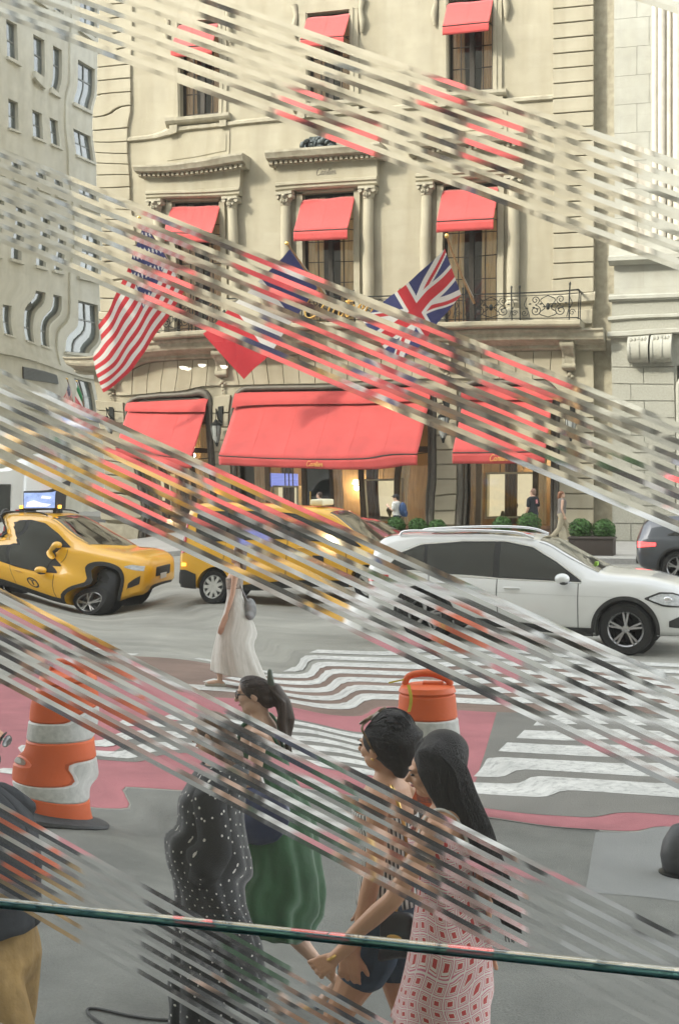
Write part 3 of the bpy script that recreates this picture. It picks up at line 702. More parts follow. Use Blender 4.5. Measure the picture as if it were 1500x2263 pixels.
# lanterns on the piers
def lantern(label, x):
    e = tag(empty('wall_lantern', (x, FY - .12, 3.55)), label, 'lantern', 'wall lanterns between the awnings')
    mb = MB(); mb.box(-.09, .09, -.03, .1, .75, 1.4); mb.tube(catmull([(0, -.02, .9), (0, -.22, 1.0), (0, -.36, 1.25), (0, -.42, 1.32)], 6), .025, 8); mb.tube([(x_[0], x_[1], x_[2]) for x_ in spiral(0, 1.28, .14, 1.5, R(180), 1)], .02, 6); mb.build('arm', iron, e, 50)
    mb = MB(); mb.lathe([(.02, .95), (.05, .93), (.08, .86), (.2, .78), (.2, .74), (.17, .72)], 12, (0, -.42, 0)); mb.lathe([(.03, -.1), (.05, -.02), (.08, .06)], 12, (0, -.42, 0)); mb.tube([(0, -.42, .93), (0, -.42, 1.32)], .012, 6); mb.build('cap', iron, e, 40)
    MB().lathe([(.07, .06), (.13, .2), (.17, .45), (.18, .72)], 12, (0, -.42, 0)).build('globe', mat('lantern_glass', (.30, .31, .29), .15, var=.2, spec=.7), e, 40)
    mb = MB()
    for k in range(6): a = k * math.pi / 3; mb.tube([(.075 * math.cos(a), -.42 + .075 * math.sin(a), .06), (.175 * math.cos(a), -.42 + .175 * math.sin(a), .45), (.19 * math.cos(a), -.42 + .19 * math.sin(a), .74)], .012, 5)
    mb.build('cage', iron, e)
lantern('black iron lantern on the corner pier at the far left of the mansion', -24.05); lantern('black iron lantern between the left and the widest awning', -19.62)
lantern('black iron lantern between the widest and the right awning', -11.38); lantern('black iron lantern right of the right awning', -7.0)

# shop fronts: frames, stall risers, glass, panelled backs and lit cases
def shopfront(k, a, b, div, cases, door=None):
    root = empty('shopfront', ((a + b) / 2 - mo.x, .3, .15), 0, mansion); w = b - a; hw = w / 2
    mb = MB(); mb.box(-hw, hw, -.08, .08, 0, .42); mb.box(-hw, hw, -.14, -.08, .36, .46); mb.build('stall_riser', wood, root)
    mb = MB(); mb.box(-hw, hw, -.06, .06, 3.0, 3.2)
    for x in div: mb.box(x - .09, x + .09, -.08, .08, .42, 5.2)
    mb.build('mullion', mat('dark_bronze_post', (.07, .05, .03), .4, .4, var=.3), root)
    xs = [-hw] + list(div) + [hw]
    for x_, y_ in zip(xs, xs[1:]):
        MB().box(x_ + .1, y_ - .1, -.012, .012, .46, 3.0).build('pane', pane_glass, root); MB().box(x_ + .1, y_ - .1, -.012, .012, 3.2, 5.2).build('pane', pane_glass, root)
    mb = MB()
    n = int(w / .8)
    for i in range(n): mb.box(-hw + i * w / n + .02, -hw + (i + 1) * w / n - .02, 2.4 + .04 * (i % 2), 2.5, .05, 5.2)
    mb.build('back_panel', wood_l, root)
    mb = MB(); mb.box(-hw, hw, .1, 2.5, .0, .05); mb.box(-hw, hw, .3, 2.6, 4.2, 4.3); mb.build('shop_floor', wood, root)
    rr = random.Random(k)
    for i in range(int(w / 1.1)):                    # drapes and posts standing behind the glass
        x = -hw + .5 + i * 1.1 + rr.uniform(-.2, .2)
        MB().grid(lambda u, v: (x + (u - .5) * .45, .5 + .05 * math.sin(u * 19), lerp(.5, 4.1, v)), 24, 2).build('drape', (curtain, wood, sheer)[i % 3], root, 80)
    for (x, z, cw, ch) in cases:
        c = empty('display_case', (x, .45, z), 0, root)
        mb = MB(); t = .07
        mb.box(-cw / 2, -cw / 2 + t, 0, .5, 0, ch); mb.box(cw / 2 - t, cw / 2, 0, .5, 0, ch); mb.box(-cw / 2 + t, cw / 2 - t, 0, .5, 0, t); mb.box(-cw / 2 + t, cw / 2 - t, 0, .5, ch - t, ch); mb.build('case_frame', mat('cream_lacquer', (.62, .55, .38), .4, var=.08), c)
        MB().box(-cw / 2 + t, cw / 2 - t, .44, .5, t, ch - t).build('lit_back', lit_case, c)
        mb = MB(); mb.box(-.2, .2, .15, .35, t, t + .12); mb.lathe([(.03, .0), (.05, .05), (.12, .25), (.09, .32), (.03, .4)], 12, (.15, .25, t + .12)); mb.lathe([(.09, 0), (.05, .16), (.02, .18)], 12, (-.3, .3, t)); mb.build('jewel_stand', mat('velvet_stand', (.22, .19, .13), .8, var=.2), c)
    if door is not None:
        mb = MB(); mb.box(door - .55, door + .55, -.05, .05, .02, 2.95); mb.build('door', mat('bronze_door', (.05, .035, .022), .4, .3, var=.2), root)
        MB().box(door - .42, door + .42, -.07, -.05, .3, 2.8).build('door_pane', auto_glass, root); MB().tube([(door - .3, -.12, 1.0), (door - .3, -.12, 1.6)], .02, 8).build('door_handle', gold, root)
shopfront(1, *ARCH[0], (-.6, .7), ((-1.0, .8, .9, 1.2),))
shopfront(2, *ARCH[1], (-2.5, -1.1, 1.1, 2.4), ((1.75, .55, 1.5, 1.65), (-2.0, .6, 1.0, 1.2)), -.55)
shopfront(3, *ARCH[2], (-1.1, .9), ((-.1, .7, 1.75, 1.6),))
for (a, z, y) in ((-16.8, 3.9, 49.4), (-15.2, 2.3, 50.2), (-8.4, 3.3, 49.6), (-21.5, 3.4, 49.5)):   # small lamps glowing inside the shop
    mb = MB(); mb.lathe([(.10, 0), (.16, -.18), (.05, -.22)], 14); o = mb.build('shop_lamp', warm_lamp, mansion, 40, (a - mo.x, y - mo.y, z)); ld = bpy.data.lights.new('shop_glow', 'POINT'); ld.energy = 16; ld.color = (1, .80, .52); ld.shadow_soft_size = .1; lo_ = bpy.data.objects.new('shop_glow', ld); col.objects.link(lo_); lo_.parent = o; lo_.location = (0, 0, -.34)
MB().box(-.55, .55, -.03, .03, 0, .55).build('blue_screen', mat('blue_screen', (.2, .25, .6), .3, var=.4, vscale=3, emit=(.28, .33, .9), estr=.2, stretch=(.4, 1, 9)), mansion, None, (-17.6 - mo.x, .8, 1.9))

# narrow recessed strip of wall between the mansion and the white building
mb = MB(); mb.box(XR - .02, -5.6, FY + .35, FY + .9, .14, 30); mbuild(mb, 'recessed_strip', stone_d)

# ================================================================== white stone building at the right
wb = tag(empty('white_stone_building', (-2, FY - .25, 0)), 'white stone building with carved double bracket beside the mansion', 'building')
wo = wb.location
def wbuild(mb, name, m, smooth=None):
    mb.v = [(x - wo.x, y - wo.y, z - wo.z) for x, y, z in mb.v]; return mb.build(name, m, wb, smooth)
WX = -5.66; WY = FY - .25
wbuild(MB().box(WX, -3.55, WY, WY + 12, .14, 6.0), 'wall', stone_wr); wbuild(MB().box(-2.2, 12, WY, WY + 12, .14, 6.0), 'wall', stone_wr)
wbuild(MB().box(WX, 12, WY + .002, WY + 12, 6.0, 8.2), 'wall', stone_wr); wbuild(MB().box(WX + .05, 12, WY + .1, WY + 12, 8.2, 30), 'upper_wall', stone_w)
def wmould(name, prof, m=stone_w):
    pts = [(WY + .13, prof[0][1])] + [(WY - p, z) for p, z in prof] + [(WY + .13, prof[-1][1])]; n = len(pts); a, b = WX - .1, 12
    mb = MB(); mb.add([(a, y, z) for y, z in pts] + [(b, y, z) for y, z in pts], [tuple(range(n)), tuple(reversed(range(n, 2 * n)))] + [(i, i + n, (i + 1) % n + n, (i + 1) % n) for i in range(n)]); wbuild(mb, name, m)
wmould('band_course', [(.06, 8.1), (.16, 8.16), (.16, 8.26), (.02, 8.32), (.02, 8.36)]); wmould('band_course', [(.05, 9.3), (.3, 9.42), (.3, 9.55), (.12, 9.6), (.06, 9.95), (.06, 10.0)])
wmould('ledge', [(.1, 6.95), (.22, 7.0), (.22, 7.12), (.04, 7.16)]); wmould('band_course', [(.02, 7.5), (.10, 7.53), (.1, 7.6), (.02, 7.64)])
rbm = {}
for k in range(11):                                  # rough ashlar blocks of the lower wall
    z = .45 + k * .58
    xs = [WX + .02, WX + (1.05 if k % 2 else .62), -3.62]
    for a, b in zip(xs, xs[1:]):
        wbuild(MB().box(a + .01, b - .01, WY - .05 - random.uniform(0, .015), WY + .01, z - .275, z + .275), 'ashlar_block', stone_wr)
for k in range(20):
    z = 10.35 + k * .95
    xs = [WX + .07, WX + (1.2 if k % 2 else .8), -4.35]
    for a, b in zip(xs, xs[1:]): wbuild(MB().box(a + .006, b - .006, WY + .045, WY + .11, z - .47, z + .47), 'ashlar_block', stone_w)
mb = MB()
for x, r in ((-4.28, .10), (-4.06, .13), (-3.82, .08), (-3.55, .16)): mb.tube([(x, WY + .06, 10.0), (x, WY + .06, 30)], r, 14)
wbuild(mb, 'pilaster_moulding', mat('cream_marble', (.52, .48, .40), .8, var=.15, vscale=3), 50)  # creamier, paler marble than the upper wall
for sx in (-.36, .36):                               # pair of carved consoles
    x = -4.38 + sx; mb = MB(); pr = []
    for k in range(15): a = R(100 - 15 * k); pr.append((.26 + .30 * math.cos(a) + .01 * k, 6.62 + .34 * math.sin(a) - .012 * k))
    pr = [(0, 7.0)] + pr + [(0, 6.15)]
    n = len(pr)
    for a, b, q in ((-.3, .3, 1.0), (-.33, -.25, 1.05), (.25, .33, 1.05), (-.05, .05, 1.05)):
        mb.add([(x + a, WY - p * q, z) for p, z in pr] + [(x + b, WY - p * q, z) for p, z in pr], [tuple(range(n)), tuple(reversed(range(n, 2 * n)))] + [(i, i + n, (i + 1) % n + n, (i + 1) % n) for i in range(n)])
    for i in range(5):
        for j in range(4): mb.ell((x - .22 + .11 * i, WY - .52 + .02 * j, 6.82 - .13 * j), (.05, .04, .08), 6, 5)
    mb.tube([(x - .32, WY - .2, 6.2), (x + .32, WY - .2, 6.2)], .1, 12)
    wbuild(mb, 'console', stone_w, 45)
mb = MB(); mb.tube([(-3.5, WY - .03, .2)] + [(-2.9 - .6 * math.cos(R(a)), WY - .03, 5.2 + .6 * math.sin(R(a))) for a in range(0, 91, 10)] + [(-2.2, WY - .03, 5.8)], .09, 10); wbuild(mb, 'arch_moulding', stone_w, 50)
wbuild(MB().box(-3.55, -2.2, WY + .6, WY + .7, .14, 6.0), 'recess_back', mat('recess_panel', (.2, .19, .17), .8, var=.2))

# ================================================================== grey building across the side street
gb = tag(empty('grey_office_building', (-37, 66, 0)), 'plain grey stone building with rows of sash windows behind the side street', 'building')
BX = -37.0
colsY = [(58.6, 59.6), (60.4, 61.4), (62.4, 63.35), (64.8, 65.85), (66.7, 67.65), (69.45, 71.5), (73.2, 75.2)]
rowsZ = [(9.8, 11.75), (13.05, 14.95), (16.4, 18.25), (19.7, 21.55), (23.0, 24.85), (26.3, 28.15), (29.6, 31.4)]
hs = [(a, b, c, d) for a, b in colsY for c, d in rowsZ] + [(69.7, 71.7, 5.4, 7.95)]
mb = MB(); wall_cells(mb, 54, 78, .14, 62, 0, .4, hs)
mb.v = [(BX - y - gb.location.x, x - gb.location.y, z) for x, y, z in mb.v]; mb.build('wall', stone_g, gb)
MB().box(-.42, -12, -12, 12, .14, 62).build('shell', stone_g, gb)
gframe = mat('grey_sash_frame', (.17, .18, .17), .6, var=.1); gglass = mat('dull_window_glass', (.18, .21, .21), .08, var=.5, vscale=1.2, spec=.7, c2=(.06, .07, .07))
for (a, b, c, d) in hs:
    e = empty('window', (-.22, (a + b) / 2 - 66, (c + d) / 2), R(90), gb); w, h = b - a, d - c
    mb = MB(); mb.box(-w / 2, -w / 2 + .07, -.04, .04, -h / 2, h / 2); mb.box(w / 2 - .07, w / 2, -.04, .04, -h / 2, h / 2); mb.box(-w / 2 + .07, w / 2 - .07, -.04, .04, h / 2 - .07, h / 2); mb.box(-w / 2 + .07, w / 2 - .07, -.04, .04, -h / 2, -h / 2 + .08); mb.box(-w / 2 + .07, w / 2 - .07, -.05, .03, -.035, .035)
    if w > 1.5: mb.box(-.05, .05, -.045, .04, -h / 2 + .08, h / 2 - .07)
    mb.build('frame', gframe, e); MB().box(-w / 2 + .07, w / 2 - .07, -.012, .012, -h / 2 + .08, -.035).build('pane', gglass, e); MB().box(-w / 2 + .07, w / 2 - .07, .006, .03, .035, h / 2 - .07).build('pane', gglass, e)
    MB().box(-.02, .14, a - 66 - .12, b - 66 + .12, c - .16, c - .01).build('sill', stone_g, gb)
mb = MB()
for y in (68.6, 72.4): mb.box(-.01, .1, y - 66 - .2, y - 66 + .2, 8.6, 62)
mb.box(-.01, .22, -12, 12, 8.2, 8.6); mb.box(-.01, .3, -12, 12, 4.9, 5.2); mb.build('pilaster', stone_g, gb)
lv = empty('louvre', (.02, -.45, 7.4), R(90), gb); MB().box(-1.85, 1.85, -.01, .05, -.32, .32).build('backing', interior, lv)
slat = MB().add([(-1.85, -.05, -.03), (1.85, -.05, -.03), (1.85, 0, .03), (-1.85, 0, .03), (-1.85, -.045, -.035), (1.85, -.045, -.035), (1.85, .005, .025), (-1.85, .005, .025)], [(0, 1, 2, 3), (7, 6, 5, 4), (0, 4, 5, 1), (2, 6, 7, 3), (0, 3, 7, 4), (1, 5, 6, 2)]).mesh('slat', gframe)
for k in range(9): link('slat', slat, lv, (0, -.03, -.28 + k * .07))
# ================================================================== flags
f_red = mat('flag_red', (.52, .025, .035), .8, var=.08, vscale=8, sheen=.2); f_white = mat('flag_white', (.66, .64, .60), .8, var=.06, vscale=8, sheen=.2); f_blue = mat('flag_blue', (.035, .04, .14), .8, var=.1, vscale=8, sheen=.2); f_green = mat('flag_green', (.02, .22, .08), .8, var=.1, vscale=8)
FM = [f_red, f_white, f_blue, f_green]
def us(u, v):                                        # u along the fly, v from top to bottom
    if u < .4 and v < 7 / 13:
        a, b = (u / .4) * 11, (v / (7 / 13)) * 9; i, j = int(a), int(b)
        return 1 if (i + j) % 2 == 0 and (a - i - .5) ** 2 + (b - j - .5) ** 2 < .12 else 2
    return 0 if int(v * 13) % 2 == 0 else 1
def tricolour(u, v): return 2 if u < 1 / 3 else (1 if u < 2 / 3 else 0)
def italian(u, v): return 3 if u < 1 / 3 else (1 if u < 2 / 3 else 0)
def union(u, v):
    x, y = (u - .5) * 2, v - .5                      # 2:1 flag, y in -.5...5, x in -1..1
    if abs(x) < .1 or abs(y) < .1: return 0
    if abs(x) < 1 / 6 or abs(y) < 1 / 6: return 1
    for sg in (1, -1):
        d = (y - sg * x * .5) / math.hypot(1, .5)
        if abs(d) < .1:
            side = d if (x > 0) == (sg > 0) else d
            q = -d if x * sg > 0 else d
            q = d * (1 if x > 0 else -1)
            return 0 if -.067 < q < 0 else 1
    return 2
def flag(label, fn, base, tip, HT, HB, FT, FB, group, amp=.16, folds=3.0, nu=120, nv=78, ph=0):
    e = tag(empty('flag', base), label, 'flag', group)
    b = Vector(base); L = lambda p: Vector(p) - b
    mb = MB(); mb.tube([L(base), L(tip)], [.045, .03], 10); mb.build('pole', mat('pole_wood', (.28, .16, .07), .45, var=.2, vscale=12), e, 50)
    mb = MB(); mb.ell(L(tip), (.075, .075, .075), 12, 8); mb.build('finial', gold, e, 60)
    HT, HB, FT, FB = (L(p) for p in (HT, HB, FT, FB)); nrm = (FT - HT).cross(HB - HT).normalized()
    def sur(u, v):
        p = HT.lerp(FT, u).lerp(HB.lerp(FB, u), v)
        w = math.sin(folds * math.pi * u + 1.6 * v + ph) * .6 + .4 * math.sin(2.1 * folds * u * math.pi - 2.5 * v + ph)
        sag = Vector((0, 0, -.22)) * math.sin(math.pi * u) * (HT - FT).length * .22
        return p + nrm * amp * w * min(1, u * 3 + .1) + sag
    o = MB().grid(sur, nu, nv, m=fn).build('cloth', FM, e, None); o.data.polygons.foreach_set('use_smooth', [True] * len(o.data.polygons))
    # rope halyard
    MB().tube([L(tip), L(base) + Vector((0, -.1, .2))], .008, 5).build('halyard', f_white, e)
YB, YT = FY - 1.2, FY - 3.0
def pt(u, v, y): return on_y(u, v, y)
FG = 'flags on the mansion balcony'
flag('striped flag with starred blue corner hanging left on the balcony', us, pt(405, 665, YB), pt(303, 492, YT), pt(312, 508, YT + .1), pt(398, 650, YB - .3), pt(208, 715, YT - .2), pt(236, 850, YT + .4), FG, .17, 2.6, 104, 78, .4)
flag('blue, white and red flag on the middle pole', tricolour, pt(722, 668, YB), pt(635, 535, YT), pt(641, 548, YT + .1), pt(700, 640, YB - .5), pt(447, 735, YT - .1), pt(540, 838, YT + .5), FG, .14, 2.2, 90, 50, 1.2)
flag('blue flag with red and white diagonal crosses at the right of the balcony', union, pt(1048, 668, YB), pt(987, 520, YT), pt(984, 545, YT + .05), pt(1020, 648, YB - .4), pt(792, 705, YT + .1), pt(872, 812, YT + .7), FG, .13, 2.0, 150, 100, 2.0)
for lab, fn, u0, ph in (('small striped and starred flag on the grey building', us, 152, .3), ('small green, white and red flag on the grey building', italian, 176, 1.5)):
    P = lambda u, v, d=0: on_x(u, v, -35.6 + d)
    flag(lab, fn, P(u0 + 10, 905, -1.2), P(u0 + 4, 826), P(u0 + 4, 836), P(u0 + 9, 870), P(u0 - 12, 888), P(u0 + 6, 918), 'small flags on the side street', .06, 2, 60, 40, ph)

# ================================================================== vehicles
class Body:
    """a lofted car body; x runs from tail (0) to nose (L); cs: columns x, zb, zs, zr, w, ws, wr"""
    def __init__(s, cs):
        s.c = list(zip(*cs)); s.L = s.c[0][-1]
    def st(s, x): return [interp(s.c[0], s.c[k], x) for k in range(1, 7)]
    def ring(s, x):
        zb, zs, zr, w, ws, wr = s.st(x); k = min(1, max(0, (zr - zs) / .35)); H = zs - zb
        return [(0, zb), (w * .82, zb), (w * .955, zb + .05), (w * .985, zb + .14 * H), (w, zb + .42 * H), (w * .995, zb + .68 * H), (lerp(w, ws, .55), zb + .88 * H), (ws, zs), (ws - .012, zs + .015 * k + .004),
                (lerp(ws, wr, .5) + .022 * k, lerp(zs, zr - .06 * k, .52)), (wr, zr - .075 * k - .006), (wr * .93, zr - .03 * k - .003), (wr * .6, zr - .006 * k - .001), (0, zr)]
    def ys(s, x, z):
        r = s.ring(x)[2:12]
        for (y0, z0), (y1, z1) in zip(r, r[1:]):
            if min(z0, z1) - 1e-6 <= z <= max(z0, z1) + 1e-6: return lerp(y0, y1, 0 if abs(z1 - z0) < 1e-6 else (z - z0) / (z1 - z0))
        return r[0][0] if z < r[0][1] else r[-1][0]
    def zt(s, x, y):
        r = s.ring(x)[9:]; y = abs(y)
        for (y0, z0), (y1, z1) in zip(r, r[1:]):
            if y1 <= y <= y0: return lerp(z0, z1, 0 if y0 == y1 else (y0 - y) / (y0 - y1))
        return r[0][1]
    def mesh(s, n=90):
        xs = [s.L * (.5 - .5 * math.cos(math.pi * i / n)) * .35 + s.L * i / n * .65 for i in range(n + 1)]
        mb = MB(); rings = []
        for x in xs:
            h = s.ring(x); rings.append([(x, y, z) for y, z in h] + [(x, -y, z) for y, z in reversed(h[1:-1])])
        mb.loft(rings); return mb
def pl(pts, x):
    if x <= pts[0][0]: return pts[0][1]
    for (a, b), (c, d) in zip(pts, pts[1:]):
        if x <= c: return lerp(b, d, (x - a) / (c - a))
    return pts[-1][1]
def side_patch(B, lo, hi, off, sgn, n=26, m=5):
    x0 = max(lo[0][0], hi[0][0]); x1 = min(lo[-1][0], hi[-1][0]); mb = MB()
    def f(u, v):
        x = lerp(x0, x1, u); z = lerp(pl(lo, x), max(pl(hi, x), pl(lo, x) + .002), v); return (x, sgn * (B.ys(x, z) + off), z)
    return mb.grid(f, n, m)
def top_patch(B, x0, x1, fr, off, n=12, m=16, fr1=None):
    return MB().grid(lambda u, v: ((x := lerp(x0, x1, u)), (y := (v * 2 - 1) * B.ring(x)[10][0] * lerp(fr, fr1 or fr, u)), B.zt(x, y) + off), n, m)
def arch_ring(B, cx, cz, r0, r1, off, sgn, a0=-8, a1=188):
    def f(u, v):
        a = R(lerp(a0, a1, u)); r = lerp(r0, r1, v); x, z = cx + r * math.cos(a), cz + r * math.sin(a); return (x, sgn * (B.ys(x, z) + off), z)
    return MB().grid(f, 30, 2)
def wheel(parent, x, y, r, wdt, steer, rim_m, style, sgn):
    e = empty('wheel', (x, y, r), steer, parent); k = sgn          # outward is sgn*y
    def ax(mb): mb.v = [(a, k * -b, c) for a, b, c in mb.v]; return mb
    h = wdt / 2
    ax(MB().lathe([(r * .62, -h * .9), (r * .9, -h), (r * .985, -h * .72), (r, -h * .4), (r, h * .4), (r * .985, h * .72), (r * .9, h), (r * .70, h * .94), (r * .66, h * .8), (r * .62, h * .3)], 40, axis='y')).build('tyre', tyre, e, 35)
    mb = MB(); mb.lathe([(r * .64, h * .2), (r * .68, h * .88), (r * .665, h * .93), (r * .62, h * .80), (r * .60, h * .3)], 36, axis='y'); mb.lathe([(r * .15, h * .3), (r * .15, h * .72), (r * .10, h * .8), (0.002, h * .82)], 20, axis='y')
    n = {'five': 5, 'ten': 9}[style]
    for i in range(n):
        a = 2 * math.pi * i / n + .3
        for da in ((-.10, .10) if style == 'five' else (0,)):
            q = a + da * 1.4
            wd = r * (.075 if style == 'five' else .2)
            p0 = Vector((r * .1 * math.cos(a), -h * .70, r * .1 * math.sin(a))); p1 = Vector((r * .64 * math.cos(q), -h * .82, r * .64 * math.sin(q)))
            mb.obox(p0, p1, wd, .03, up=(0, 1, 0))
    ax(mb).build('rim', rim_m, e, 35)
    ax(MB().lathe([(r * .6, h * .1), (r * .6, h * .22), (.002, h * .22)], 24, axis='y')).build('brake_disc', mat('dark_hub', (.03, .03, .03), .6, .4, var=.2), e)
def rbox(name, m, parent, x0, x1, y0, y1, z0, z1, bev=.02):
    o = MB().box(x0, x1, y0, y1, z0, z1).build(name, m, parent); baked(o, [('BEVEL', dict(width=bev, segments=3))]); o.data.polygons.foreach_set('use_smooth', [True] * len(o.data.polygons)); o.data.set_sharp_from_angle(angle=R(40)); return o
def vehicle(name, label, cat, loc, cs, paint, r, wx, seams=(), windows=(), dlo=None, cowl=None, back=None, roof_glass=None, cladding=None, arch=None, rim=alloy, style='five', steer=0, handles=(), mirror=None, chrome_dlo=True, group=None, heading=0, ww=.24):
    e = tag(empty(name, loc, heading), label, cat, group)
    B = Body(cs); L = B.L; o = B.mesh().build('body', paint, e)
    cut = MB()
    for x in wx:
        for s_ in (-1, 1):
            yy = sorted((s_ * .56, s_ * 1.3)); c = MB(); c.lathe([(r * 1.14, -yy[1]), (r * 1.14, -yy[0])], 36, (x, 0, r), axis='y'); cut.add(c.v, c.f)
    co = cut.build('cutter', paint, e); bpy.context.view_layer.update()
    baked(o, [('BOOLEAN', dict(operation='DIFFERENCE', solver='EXACT', object=co))]); bpy.data.objects.remove(co)
    o.data.polygons.foreach_set('use_smooth', [True] * len(o.data.polygons)); o.data.set_sharp_from_angle(angle=R(38))
    for x in wx:                                     # dark wheel housings
        mb = MB()
        for s_ in (-1, 1): yy = sorted((s_ * .55, s_ * .57)); mb.lathe([(r * 1.15, -yy[1]), (r * 1.15, -yy[0])], 24, (x, 0, r), axis='y')
        mb.build('wheel_housing', blk_plastic, e)
    W = B.st(L / 2)[3]
    for i, x in enumerate(wx):
        for s_ in (-1, 1):
            wheel(e, x, s_ * (min(B.st(x)[3], W) - ww / 2 - .035), r, ww, steer if i == 1 else 0, rim, style, s_)
            if arch: arch_ring(B, x, r, r * 1.13, r * 1.13 + arch[1], .012, s_).build('wheel_arch', arch[0], e, 40)
    for s_ in (-1, 1):
        if cladding: side_patch(B, [(wx[0] + r * 1.2, cladding[1]), (wx[1] - r * 1.2, cladding[1])], [(wx[0] + r * 1.2, cladding[2]), (wx[1] - r * 1.2, cladding[2])], .014, s_).build('sill_cladding', cladding[0], e, 40)
        if dlo:
            lo, hi = dlo
            if chrome_dlo: side_patch(B, [(x, z - .018) for x, z in lo], [(x, z + .018) for x, z in hi], .004, s_, 60).build('window_trim', chrome, e, 40)
            side_patch(B, lo, hi, .008, s_, 60).build('window_surround', blk_plastic, e, 40)
            for a, b in windows:
                ins = .02
                lo2 = [(a, pl(lo, a) + ins)] + [(x, z + ins) for x, z in lo if a < x < b] + [(b, pl(lo, b) + ins)]; hi2 = [(a, pl(hi, a) - ins)] + [(x, z - ins) for x, z in hi if a < x < b] + [(b, pl(hi, b) - ins)]
                side_patch(B, lo2, hi2, .013, s_, 30).build('side_window', auto_glass, e, 40)
        for x, z0, z1, lean in seams:
            side_patch(B, [(x - .006, z0), (x + .006, z0)], [(x - .006, z1), (x + .006, z1)], .003, s_, 2, 12).build('door_seam', blk_plastic, e)
        for x, z in handles:
            y = B.ys(x, z); o = MB().limb([(x - .10, s_ * (y + .022), z), (x + .10, s_ * (y + .022), z)], [.016, .016], 8).build('door_handle', paint, e, 60)
        if mirror:
            x, z = mirror; y = B.ys(x, z)
            mb = MB(); mb.ell((x, s_ * (y + .17), z + .02), (.105, .12, .075), 16, 10); mb.obox((x, s_ * (y - .02), z - .05), (x, s_ * (y + .12), z - .03), .05, .03); mb.build('wing_mirror', paint, e, 60)
            MB().ell((x + .02, s_ * (y + .17), z - .035), (.06, .11, .03), 12, 6).build('mirror_base', blk_plastic, e, 60)
    if cowl: top_patch(B, cowl[0], cowl[1], .97, .006, 14, 18).build('windscreen', auto_glass, e, 40)
    if back: top_patch(B, back[0], back[1], .9, .006, 10, 14).build('rear_window', auto_glass, e, 40)
    if roof_glass: top_patch(B, roof_glass[0], roof_glass[1], .78, .004, 12, 12).build('roof_glass', auto_glass, e, 40)
    return e, B

# ---- white SUV, right foreground of the road
white_paint_car = mat('white_car_paint', (.70, .71, .70), .28, var=.02, spec=.5, coat=1)
SUV = [  # x, zb, zs, zr, w, ws, wr
    (0.00, .52, .95, 1.0, .62, .60, .52), (.05, .42, 1.00, 1.15, .78, .72, .58), (.16, .34, 1.02, 1.44, .87, .79, .60), (.34, .30, 1.03, 1.585, .91, .83, .63), (.9, .26, 1.03, 1.65, .94, .86, .66), (1.6, .23, 1.02, 1.665, .945, .86, .67),
    (2.3, .23, 1.01, 1.62, .945, .86, .66), (2.62, .23, 1.005, 1.565, .945, .86, .67), (3.0, .23, 1.005, 1.37, .945, .86, .70), (3.38, .24, 1.02, 1.16, .945, .87, .76), (3.5, .24, 1.02, 1.115, .945, .87, .78), (4.0, .26, .99, 1.08, .94, .86, .76), (4.35, .28, .92, 1.01, .91, .82, .72), (4.56, .28, .85, .93, .80, .72, .62), (4.66, .34, .74, .80, .60, .56, .48)]
dl = ([(.42, 1.08), (.75, 1.05), (2.0, 1.025), (3.2, 1.0)], [(.42, 1.12), (.60, 1.34), (.90, 1.47), (1.5, 1.545), (2.1, 1.54), (2.5, 1.46), (2.85, 1.26), (3.2, 1.015)])
suv, B = vehicle('white_suv', 'white SUV with roof rails driving past the zebra crossing', 'car', (-5.02 - .93, 20.56, 0), SUV, white_paint_car, .365, (.93, 3.80),
    seams=((1.02, .5, 1.02, 0), (2.02, .30, 1.02, 0), (3.16, .30, .98, 0)), windows=((.46, .95), (1.0, 1.96), (2.05, 2.98)), dlo=dl, cowl=(3.42, 2.58), back=(.07, .36), roof_glass=(1.0, 2.35),
    cladding=(blk_plastic, .25, .37), arch=(blk_plastic, .05), handles=((1.25, .90), (2.24, .89)), mirror=(2.96, 1.03), ww=.25)
for s_ in (-1, 1):
    side_patch(B, [(4.06, .79), (4.3, .70), (4.6, .68)], [(4.06, .81), (4.25, .885), (4.42, .88), (4.6, .82)], .007, s_, 24).build('headlamp_housing', blk_plastic, suv, 40)
    side_patch(B, [(4.12, .79), (4.3, .725), (4.57, .70)], [(4.12, .81), (4.27, .865), (4.42, .86), (4.57, .81)], .011, s_, 24).build('headlamp', lens_c, suv, 40); MB().ell((4.36, s_ * (B.ys(4.36, .79) + .008), .785), (.06, .02, .045), 12, 8).build('headlamp_bulb', chrome, suv, 60)
    side_patch(B, [(.5, .83), (4.0, .80)], [(.5, .838), (4.0, .808)], .002, s_, 60, 1).build('body_crease', mat('crease_shade', (.55, .56, .55), .4, var=.02), suv)
    side_patch(B, [(.02, .80), (.4, .86)], [(.02, .93), (.4, .94)], .01, s_, 14).build('tail_lamp', lens_r, suv, 40)
    side_patch(B, [(4.38, .42), (4.55, .40)], [(4.38, .5), (4.55, .58)], .006, s_, 8).build('bumper_vent', blk_plastic, suv, 40)
    mb = MB(); mb.tube(catmull([(.55, s_ * .62, 1.59), (.7, s_ * .64, 1.67), (1.5, s_ * .655, 1.70), (2.2, s_ * .65, 1.665), (2.5, s_ * .64, 1.58)], 6), .02, 8); mb.build('roof_rail', chrome, suv, 50)
    MB().box(3.06, 3.10, s_ * .9, s_ * .91, .6, .61).build('side_badge', chrome, suv)
